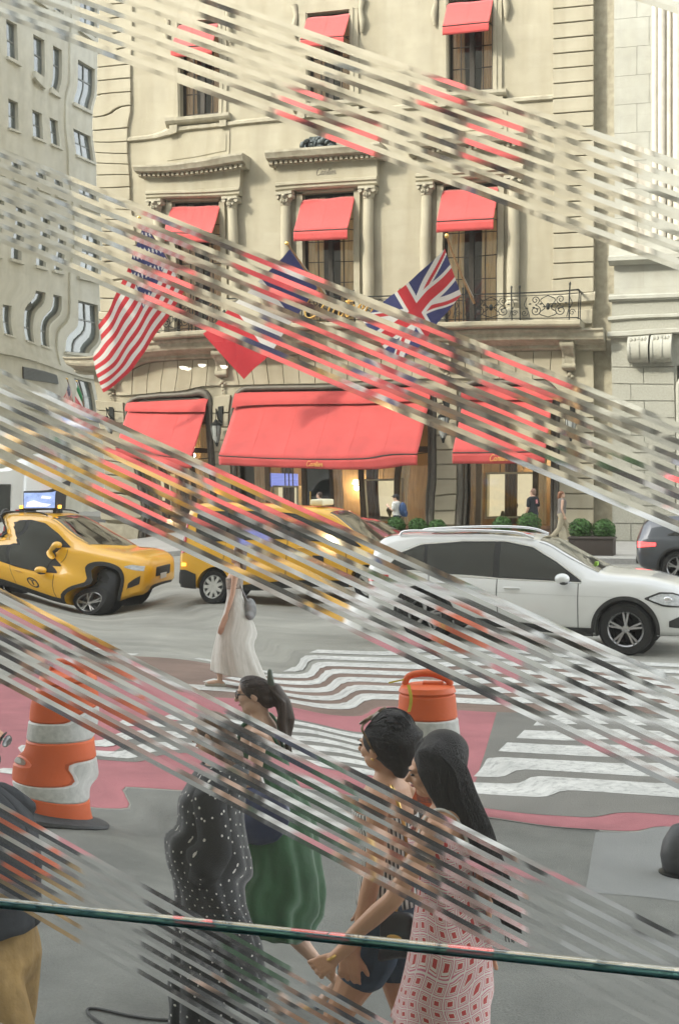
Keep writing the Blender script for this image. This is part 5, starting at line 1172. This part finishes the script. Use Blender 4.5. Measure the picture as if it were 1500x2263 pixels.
# 1 --- woman in the printed dress, long hair
D1 = dict(arms=(((0, .17, 1.39), (.16, .21, 1.14), (.36, .19, .95)), ((0, -.17, 1.39), (-.10, -.20, 1.12), (-.10, -.2, .88))), legs=stride(-.22, .26), hyaw=R(14), hpitch=R(6), headfwd=.02, hand={1: ((.75, .05, -.65), (-.2, -1, -.2), .7)})
e, HX = person('woman with very long dark hair in red and white printed dress', at_depth(985, 5.0), P_ + R(4), 1.615, D1, skin_a, .0055)
prt = printed('geometric_print', 21, 20, ((0, (.46, .04, .035)), (.19, (.68, .62, .56)), (.27, (.50, .07, .09)), (.305, (.68, .62, .56)), (.37, (.55, .15, .22)), (.44, (.68, .62, .56))), 'wavy')
garment('dress', prt, e, [(1.33, .022, 0, .118, .150), (1.295, .024, 0, .124, .157), (1.21, .016, 0, .108, .144), (1.11, .008, 0, .101, .136), (1.03, -.004, 0, .118, .163), (.94, -.012, 0, .140, .192), (.84, -.008, 0, .152, .200), (.74, .0, 0, .168, .205), (.66, .01, 0, .182, .21)], 72, .025, 7, .6)
mb = MB()
for s_ in (-1, 1): mb.tube(catmull([(.10, s_ * .10, 1.31), (.06, s_ * .11, 1.41), (0, s_ * .105, 1.452), (-.06, s_ * .10, 1.41), (-.09, s_ * .09, 1.32)], 5), .008, 6)
mb.build('shoulder_straps', f_white, e, 60)
MB().tube(catmull([(.125, -.01, 1.17), (.135, .02, 1.13), (.13, .0, 1.08), (.138, -.02, 1.13), (.125, .01, 1.17)], 5), .004, 5).build('ribbon', mat('pink_ribbon', (.6, .3, .3), .7, var=.05), e)
mb = MB(); hair_cap(HX, mb, 1.06)
rr = random.Random(5)
for k in range(44):
    a = lerp(-1.3, 1.3, k / 43); y = .082 * math.sin(a); x = -.05 - .05 * math.cos(a); yo = y * 1.25; dz = rr.uniform(-.02, .02)
    lock(HX, mb, [(x + .055, y * .8, .085), (x + .008, y * 1.05, .02), (x - .02, yo, -.12), (x - .05, yo * 1.12, -.28), (x - .085 + rr.uniform(-.01, .01), yo * 1.12, -.48 + dz), (x - .12 + rr.uniform(-.012, .012), yo * .95, -.66 + dz)], [.026, .031, .036, .035, .029, .010])
for s_ in (-1, 1):
    for k in range(5): lock(HX, mb, [(.045 - .02 * k, s_ * .052, .098), (.05 - .02 * k, s_ * .084, .03), (.026 - .02 * k, s_ * .09, -.08), (-.02 - .02 * k, s_ * .096, -.22), (-.085 - .015 * k, s_ * .09, -.40)], [.014, .017, .018, .02, .014])
remeshed('long_hair', mb, hair_k, e, .007, 1)
mb = MB()
for k in range(240):                                 # single strands lying on the long hair
    a = rr.uniform(-1.45, 1.45); y = .092 * math.sin(a); x = -.05 - .058 * math.cos(a); j1, j2 = rr.uniform(-.012, .012), rr.uniform(-.02, .02); o_ = .034
    pts = [(x + .06, y * .85, .105), (x - .012, y * 1.3 + j1 * .4, .03), (x - .02 - o_ * math.cos(a), y * 1.5 + j1, -.12), (x - .05 - o_ * math.cos(a), y * 1.62 + j1, -.28), (x - .085 - o_ * math.cos(a) * .9, y * 1.55 + j2, -.48), (x - .125 - o_ * .4 * math.cos(a) + j1, y * 1.25 + j2, -.64 + rr.uniform(-.07, .03))]
    mb.tube([HX @ p for p in catmull(pts, 3)], .0022, 4)
mb.build('hair_strands', hair_k, e, 60)['kind'] = 'stuff'
MB().lathe([(.030, 0), (.034, .006), (.030, .012)], 20).build('bracelet', gold, e, 40, (.352, .19, .958), (R(0), R(38), 0))
for i, L_ in enumerate(D1['legs']): A, t = Vector(L_[2]), Vector(L_[3]); MB().limb([A + Vector((-.04, 0, -.06 if i else -.02)), (A + t) / 2 + Vector((0, 0, -.035)), t + Vector((.01, 0, -.018))], [.03, .034, .028]).build('shoe', mat('white_shoe', (.6, .58, .54), .6, var=.1), e, 60)

# 2 --- woman in the striped top
D2 = dict(arms=(((0, .165, 1.39), (-.01, .205, 1.12), (.045, .22, .88)), ((0, -.165, 1.39), (.10, -.21, 1.14), (.16, -.2, .93))), legs=stride(.26, -.22), hyaw=R(-12), hpitch=R(-2), lean=.03, hand={1: ((.12, 0, -.99), (.2, -1, 0), .45)})
e, HX = person('woman with sunglasses on pinned-up hair, striped top and denim shorts', at_depth(862, 5.32), P_ - R(6), 1.64, D2, skin_a, .0055)
strp = printed('striped_knit', 48, 1, ((0, (.03, .032, .035)), (.22, (.60, .59, .54))), 'stripe')
garment('striped_top', strp, e, [(1.30, .03, 0, .124, .160), (1.295, .03, 0, .126, .160), (1.21, .022, 0, .110, .146), (1.11, .012, 0, .102, .136), (1.03, 0, 0, .118, .162), (.98, -.006, 0, .128, .178)], 64, .012, 8, .3)
den = mat('denim', (.035, .062, .10), .85, var=.35, vscale=20, bump=.2, bscale=200)
Lg = D2['legs']; ch = [([(-.002, 0, .99), (-.008, 0, .92)], [.118, .122])]
for i, y in ((0, .085), (1, -.085)): h, k = Vector(Lg[i][0]), Vector(Lg[i][1]); ch.append(([h + Vector((0, 0, .06)), h.lerp(k, .15), h.lerp(k, .34)], [.100, .100, .094]))
ch.append(([(-.012, -.065, .955), (-.012, .065, .955)], [.122, .122])); tube_cloth('denim_shorts', den, e, ch, .009)
bag = rbox('belt_bag', mat('black_leather', (.018, .018, .02), .4, var=.3, vscale=20), e, -.16, -.03, .150, .20, .84, .99, .02); MB().tube(catmull([(-.1, .2, 1.0), (-.12, .17, 1.2), (-.05, .1, 1.44), (.06, -.1, 1.3), (.1, -.15, 1.1)], 6), .008, 6).build('bag_chain', gold, e, 60)
MB().ell((0, 0, 0), (.03, .004, .012), 10, 6).build('bag_emblem', gold, e, 60, (-.095, .201, .90))
mb = MB(); hair_cap(HX, mb, 1.06); lock(HX, mb, [(-.08, 0, .05), (-.125, 0, .03), (-.13, 0, -.03)], [.05, .05, .04]); lock(HX, mb, [(-.09, 0, -.03), (-.085, 0, -.09)], [.05, .035]); remeshed('pinned_hair', mb, hair_k, e, .007, 1); cap_strands(HX, e, hair_k, 150, (-1, 0, -.1), 2)
mb = MB(); mb.tube([HX @ Vector(p) for p in catmull([(-.02, .084, -.005), (.015, .090, .06), (.045, .075, .10), (.052, 0, .118), (.045, -.075, .10), (.015, -.09, .06), (-.02, -.084, -.005)], 5)], .005, 6)
for s_ in (-1, 1): mb.ell(HX @ Vector((.058, s_ * .036, .115)), (.008, .032, .022), 12, 8, HX.to_3x3() @ Euler((0, R(-55), 0)).to_matrix())
mb.build('sunglasses', mat('tortoise_frame', (.16, .10, .045), .3, var=.6, vscale=60), e, 60)
MB().ell(HX @ Vector((-.006, .089, -.045)), (.007, .005, .007), 8, 6).build('earring', gold, e, 60)

# 3 --- woman in the green dress
D3 = dict(arms=(((0, .165, 1.39), (.04, .21, 1.13), (.20, .17, 1.05)), ((0, -.165, 1.39), (.10, -.21, 1.15), (.24, -.18, 1.02))), legs=stride(.22, -.36), hyaw=R(8), hpitch=R(8), headfwd=.05, lean=.10)
e, HX = person('woman with ponytail and glasses in a full green dress', at_depth(592, 6.7), P_ + R(2), 1.60, D3, skin_b, .0065)
grn = mat('green_cotton', (.014, .070, .020), .9, var=.18, vscale=6, bump=.2, bscale=30, sheen=.3)
garment('green_dress', grn, e, [(1.30, .05, 0, .122, .158), (1.25, .045, 0, .118, .152), (1.13, .026, 0, .112, .146), (1.05, .01, 0, .14, .18), (.92, -.02, 0, .175, .22), (.76, -.03, 0, .215, .26), (.60, -.035, 0, .235, .28), (.46, -.035, 0, .225, .28)], 110, .085, 11, 1.1, wob=.05)
mb = MB()
for s_ in (-1, 1): mb.tube(catmull([(.15, s_ * .09, 1.30), (.10, s_ * .115, 1.42), (.03, s_ * .11, 1.465), (-.03, s_ * .07, 1.40), (-.06, s_ * .02, 1.28)], 5), .012, 6)
mb.build('dress_straps', grn, e, 60)
MB().tube(catmull([(.02, -.14, 1.44), (.06, .02, 1.36), (.03, .15, 1.2), (-.03, .2, 1.08)], 8), .012, 6).build('bag_strap', mat('white_leather', (.6, .58, .55), .5, var=.05), e, 60)
mb = MB(); mb.ell((-.02, .235, 1.0), (.15, .06, .11), 18, 12); mb.ell((.04, .23, 1.05), (.10, .055, .07), 14, 9); remeshed('blue_bag', mb, mat('navy_nylon', (.025, .035, .09), .35, var=.3, vscale=9, bump=.3, bscale=14), e, .009, 4)
mb = MB(); hair_cap(HX, mb, 1.04); lock(HX, mb, [(-.09, 0, .075), (-.13, 0, .06), (-.155, 0, -.03), (-.150, 0, -.16), (-.135, 0, -.29)], [.038, .046, .05, .045, .012])
for k in range(10): y = .035 * math.sin(k * 2.4); lock(HX, mb, [(-.11, y, .07), (-.165 + .01 * (k % 3), y * 1.4, -.04), (-.155 + .012 * (k % 4), y * 1.5, -.17), (-.135 + .015 * (k % 3), y * 1.4, -.30 - .01 * k)], [.016, .02, .02, .006])
remeshed('ponytail', mb, hair_b, e, .007, 1); cap_strands(HX, e, hair_b, 150, (-1, 0, .35), 3, 1.04)
MB().limb([HX @ Vector((-.125, .02, .06)), HX @ Vector((-.135, .03, .13)), HX @ Vector((-.14, .03, .165))], [.02, .016, .012]).build('hair_clip', mat('grey_green_clip', (.10, .12, .09), .4, var=.1), e, 60)
mb = MB()
for s_ in (-1, 1):
    mb.tube([HX @ Vector((.098, s_ * .034 + .024 * math.cos(R(a)), .0 + .019 * math.sin(R(a)))) for a in range(0, 361, 30)], .0025, 5); mb.tube([HX @ Vector(p) for p in ((.096, s_ * .058, .005), (.04, s_ * .078, .006), (-.005, s_ * .084, 0))], .0025, 5)
mb.build('glasses', blk_plastic, e)
for i, L_ in enumerate(D3['legs']): A, t = Vector(L_[2]), Vector(L_[3]); mb = MB(); mb.limb([A + Vector((-.045, 0, -.055)), (A + t) / 2 + Vector((0, 0, -.04)), t + Vector((.01, 0, -.02))], [.028, .032, .026]); mb.limb([A + Vector((-.02, -.03, .0)), A + Vector((.03, 0, .01)), A + Vector((-.02, .03, .0))], [.012, .014, .012], 6); mb.build('sandal', mat('pale_blue_sandal', (.42, .46, .58), .5, var=.1), e, 60)

# 4 --- woman in the dotted black dress
D4 = dict(arms=(((0, .165, 1.39), (-.05, .20, 1.14), (.03, .11, 1.02)), ((0, -.165, 1.39), (-.02, -.2, 1.14), (.04, -.11, 1.02))), legs=stride(-.2, .2), hyaw=R(-10), hpitch=R(10), lean=.06, headfwd=.03)
e, HX = person('woman in a loose black dress with small white dots', at_depth(478, 5.85), P_ + R(10), 1.52, D4, skin_b, .0065)
dots = printed('white_dots', 27, 20, ((0, (.62, .60, .55)), (.095, (.010, .011, .012))), 'dot', .8)
garment('dotted_dress', dots, e, [(1.46, -.005, 0, .085, .12), (1.42, .0, 0, .12, .175), (1.33, .03, 0, .140, .19), (1.2, .02, 0, .145, .19), (1.05, .01, 0, .16, .20), (.85, 0, 0, .18, .22), (.62, -.01, 0, .20, .24), (.40, -.01, 0, .21, .25), (.26, -.01, 0, .21, .25)], 110, .075, 12, .2, wob=.05)
dot3 = mat('black_cotton_dots', (.012, .013, .014), .85, var=0); nt, b = nodes(dot3); vo = nt.nodes.new('ShaderNodeTexVoronoi'); vo.inputs['Scale'].default_value = 27; tc = nt.nodes.new('ShaderNodeTexCoord'); nt.links.new(tc.outputs['Object'], vo.inputs['Vector'])
rp = nt.nodes.new('ShaderNodeValToRGB'); rp.color_ramp.interpolation = 'CONSTANT'; rp.color_ramp.elements[0].color = (.62, .60, .55, 1); rp.color_ramp.elements[1].color = (.012, .013, .014, 1); rp.color_ramp.elements[1].position = .17; nt.links.new(vo.outputs['Distance'], rp.inputs[0]); nt.links.new(rp.outputs[0], b.inputs['Base Color'])
for s_ in (-1, 1): S, E_, W_ = (Vector(q) for q in D4['arms'][0 if s_ > 0 else 1]); o = tube_cloth('sleeve', dot3, e, [([S + Vector((0, -s_ * .04, .01)), S, S.lerp(E_, .75), E_, E_.lerp(W_, .7)], [.07, .075, .075, .068, .06])], .010)
mb = MB(); hair_cap(HX, mb, 1.05)
for k in range(16): a = lerp(-1.2, 1.2, k / 15); y = .08 * math.sin(a); x = -.04 - .05 * math.cos(a); lock(HX, mb, [(x + .04, y * .8, .08), (x, y * 1.1, -.02), (x - .01, y * 1.25, -.14), (x, y * 1.2, -.24)], [.026, .028, .028, .012])
remeshed('brown_hair', mb, mat('hair_light_brown', (.12, .07, .04), .45, var=.6, vscale=5, bump=.3, bscale=12, stretch=(22, 22, .8)), e, .008, 1)
for i, L_ in enumerate(D4['legs']): A, t = Vector(L_[2]), Vector(L_[3]); MB().limb([A + Vector((-.04, 0, -.05)), (A + t) / 2 + Vector((0, 0, -.035)), t + Vector((.01, 0, -.015))], [.032, .036, .03]).build('shoe', MATS['black_leather'], e, 60)

# 5 --- man at the left edge
D5 = dict(male=1, arms=(((0, .2, 1.40), (-.12, .25, 1.14), (-.10, .24, .90)), ((0, -.2, 1.40), (-.20, -.25, 1.16), (-.30, -.24, .92))), legs=stride(-.2, .24), hyaw=R(-6), headfwd=-.06, lean=-.10)
e, HX = person('man in dark shirt and khaki trousers at the left edge', at_depth(-22, 4.5), R(6), 1.80, D5, skin_a, .0065)
blk_c = mat('charcoal_cotton', (.020, .023, .028), .9, var=.2, vscale=8, bump=.2, bscale=30)
garment('dark_shirt', blk_c, e, [(1.49, -.06, 0, .075, .085), (1.45, -.055, 0, .10, .165), (1.40, -.045, 0, .125, .205), (1.33, -.03, 0, .145, .21), (1.2, .0, 0, .142, .19), (1.10, 0, 0, .140, .185), (1.05, 0, 0, .142, .187)], 64, .02, 9, .4, wob=.04)
for s_ in (-1, 1): S, E_, W_ = (Vector(q) for q in D5['arms'][0 if s_ > 0 else 1]); tube_cloth('sleeve', blk_c, e, [([S + Vector((0, -s_ * .05, .01)), S, S.lerp(E_, .8)], [.075, .078, .072])], .010)
khk = mat('khaki_twill', (.27, .17, .06), .9, var=.3, vscale=6, bump=.9, bscale=11)
ch = [([(-.005, -.07, .95), (-.005, .07, .95)], [.14, .14]), ([(0, 0, 1.06), (0, 0, .94)], [.137, .14])]
for i in (0, 1): h, k, a, t = (Vector(q) for q in D5['legs'][i]); ch.append(([h + Vector((0, 0, .06)), h.lerp(k, .3), h.lerp(k, .6), k, k.lerp(a, .5), a + Vector((0, 0, .0))], [.125, .118, .105, .092, .085, .075]))
tube_cloth('khaki_trousers', khk, e, ch, .010, 2)
mb = MB(); hair_cap(HX, mb, 1.02); remeshed('short_hair', mb, hair_k, e, .008, 1)
mb = MB()
for s_ in (-1, 1): mb.ell(HX @ Vector((.103, s_ * .034, .0)), (.006, .028, .021), 12, 8, HX.to_3x3()); mb.tube([HX @ Vector(q) for q in ((.10, s_ * .058, .005), (.04, s_ * .078, .006), (-.005, s_ * .084, 0))], .003, 5)
mb.build('glasses', mat('smoke_lens', (.05, .05, .05), .1, var=.1), e, 60)
for i, L_ in enumerate(D5['legs']): A, t = Vector(L_[2]), Vector(L_[3]); MB().limb([A + Vector((-.05, 0, -.05)), (A + t) / 2 + Vector((0, 0, -.03)), t + Vector((.02, 0, -.01))], [.04, .045, .035]).build('shoe', MATS['black_leather'], e, 60)

# 6 --- woman in the long white dress on the crossing
D6 = dict(arms=(((0, .16, 1.39), (.03, .19, 1.12), (.10, .2, .88)), ((0, -.16, 1.39), (-.03, -.2, 1.13), (.06, -.19, .9))), legs=stride(.24, -.34), hyaw=R(5), lean=.02)
e, HX = person('woman in long white sleeveless dress crossing the road', at_depth(532, 16.75), P_ + R(18), 1.60, D6, skin_b, .009)
wht = mat('white_linen', (.60, .58, .53), .9, var=.14, vscale=4, stretch=(9, 9, .5), c2=(.44, .42, .37), sheen=.2)
garment('white_dress', wht, e, [(1.20, .012, 0, .105, .140), (1.12, .01, 0, .10, .134), (1.03, 0, 0, .12, .165), (.92, -.01, 0, .15, .20), (.7, -.02, 0, .22, .25), (.45, -.02, 0, .30, .30), (.22, -.03, 0, .36, .33)], 90, .07, 8, .5)
garment('white_bodice', mat('patterned_bodice', (.30, .26, .22), .9, var=.5, vscale=60), e, [(1.33, .022, 0, .116, .150), (1.25, .018, 0, .11, .144), (1.19, .014, 0, .107, .142)], 48)
mb = MB(); hair_cap(HX, mb, 1.05)
for k in range(12): a = lerp(-1.2, 1.2, k / 11); y = .08 * math.sin(a); x = -.04 - .05 * math.cos(a); lock(HX, mb, [(x + .04, y * .8, .08), (x, y * 1.1, -.04), (x - .02, y * 1.25, -.2), (x - .01, y * 1.2, -.3)], [.026, .03, .028, .012])
remeshed('brown_hair', mb, MATS['hair_light_brown'], e, .012, 1)
mb = MB(); mb.ell((-.04, .0, .93), (.07, .15, .13), 18, 12); mb.ell((-.03, .03, .86), (.06, .17, .07), 18, 12); mb.limb([(-.02, .08, 1.0), (.10, .10, 1.25), (.14, .09, 1.38)], [.02, .012, .012]); remeshed('grey_bag', mb, mat('grey_bag', (.22, .22, .22), .7, var=.4, vscale=10, bump=.3, bscale=12), e, .012, 3).location = (-.16, 0, 0)
for i, L_ in enumerate(D6['legs']): A, t = Vector(L_[2]), Vector(L_[3]); MB().limb([A + Vector((-.045, 0, -.055)), (A + t) / 2 + Vector((0, 0, -.04)), t + Vector((.01, 0, -.02))], [.032, .036, .03]).build('sandal', mat('tan_sandal', (.4, .36, .3), .6, var=.1), e, 60)

# 7..10 --- people on the far pavement
def far_person(label, u, D, heading, H, male, top, bottom, hair, skin, st, extra=None, long_hair=False, sleeves=True, arms=None, zb=.15):
    sp = dict(male=male, arms=arms or (((0, .18, 1.39), (.02, .21, 1.12), (.12, .2, .9)), ((0, -.18, 1.39), (-.04, -.22, 1.13), (.05, -.2, .9))), legs=stride(*st))
    p = at_depth(u, D); e, HX = person(label, (p.x, p.y, zb), heading, H, sp, skin, .012)
    garment('top', top, e, [(1.47, -.01, 0, .075, .09), (1.43, 0, 0, .115, .17), (1.33, .015, 0, .135, .19), (1.15, .01, 0, .125, .165), (.98, 0, 0, .14, .185)], 40, .02, 7, .5)
    if sleeves:
        for s_ in (-1, 1): S, E_, W_ = (Vector(q) for q in sp['arms'][0 if s_ > 0 else 1]); tube_cloth('sleeve', top, e, [([S + Vector((0, -s_ * .05, .01)), S, S.lerp(E_, .7)], [.065, .07, .065])], .014)
    ch = [([(-.005, -.07, .95), (-.005, .07, .95)], [.13, .13])]
    for i in (0, 1): h, k, a, t = (Vector(q) for q in sp['legs'][i]); ch.append(([h + Vector((0, 0, .06)), h.lerp(k, .4), k, a + Vector((0, 0, .02))], [.115, .10, .085, .08]))
    tube_cloth('trousers', bottom, e, ch, .014, 2)
    mb = MB(); hair_cap(HX, mb, 1.0)
    if long_hair: lock(HX, mb, [(-.08, 0, .04), (-.10, 0, -.1), (-.11, .02, -.2)], [.07, .065, .03])
    remeshed('hair', mb, hair, e, .013, 1)
    for i, L_ in enumerate(sp['legs']): A, t = Vector(L_[2]), Vector(L_[3]); MB().limb([A + Vector((-.05, 0, -.05)), (A + t) / 2 + Vector((0, 0, -.03)), t + Vector((.02, 0, -.01))], [.04, .045, .035]).build('shoe', tyre, e, 60)
    return e, HX
wt = mat('white_tshirt', (.58, .58, .54), .9, var=.1, vscale=6); navy = mat('navy_trousers', (.02, .025, .04), .9, var=.2); khl = mat('light_khaki', (.34, .30, .21), .9, var=.15, vscale=5)
e, HX = far_person('person in white tee and cap with blue backpack by the lit window', 880, 45.2, P_, 1.72, 1, wt, navy, hair_k, skin_b, (.2, -.2), arms=(((0, .18, 1.39), (.08, .22, 1.14), (.22, .14, 1.28)), ((0, -.18, 1.39), (-.04, -.22, 1.13), (.05, -.2, .9))))
mb = MB(); mb.ell((-.21, 0, 1.2), (.12, .17, .25), 14, 10); mb.ell((-.28, 0, 1.08), (.08, .13, .14), 12, 8); remeshed('blue_backpack', mb, mat('blue_backpack', (.03, .07, .17), .7, var=.4, vscale=9), e, .015, 2)
mb = MB(); mb.ell(HX @ Vector((-.01, 0, .045)), (.11, .09, .085), 14, 10); mb.ell(HX @ Vector((.1, 0, .04)), (.06, .07, .012), 12, 6); mb.build('cap', mat('black_cap', (.02, .02, .022), .8, var=.3, vscale=20), e, 60)
e, HX = far_person('man in black tee walking away by the planters', 1176, 44.5, R(150), 1.78, 1, blk_c, navy, mat('hair_cropped', (.22, .13, .09), .6, var=.2), skin_b, (.1, -.15))
MB().box(-.155, -.148, -.05, .05, 1.26, 1.38).build('back_print', mat('red_white_print', (.6, .25, .25), .7, var=.6, vscale=30), e)
e, HX = far_person('woman in grey sleeveless top and pale trousers near the round shrubs', 1240, 45.6, R(20), 1.68, 0, mat('grey_jersey', (.17, .155, .14), .9, var=.2, vscale=8), khl, mat('hair_auburn', (.20, .085, .04), .5, var=.4), skin_b, (.3, -.36), None, True, False)
e, HX = far_person('person in white shirt standing behind the taxi at the left edge', 10, 29.2, R(100), 1.74, 1, wt, navy, hair_k, skin_a, (.02, -.02), zb=0)
e, HX = far_person('person in pale shirt at the shop door beyond the taxi van', 706, 45.8, R(170), 1.66, 0, mat('pale_blue_shirt', (.36, .38, .40), .9, var=.1, vscale=6), navy, hair_b, skin_b, (.1, -.1))
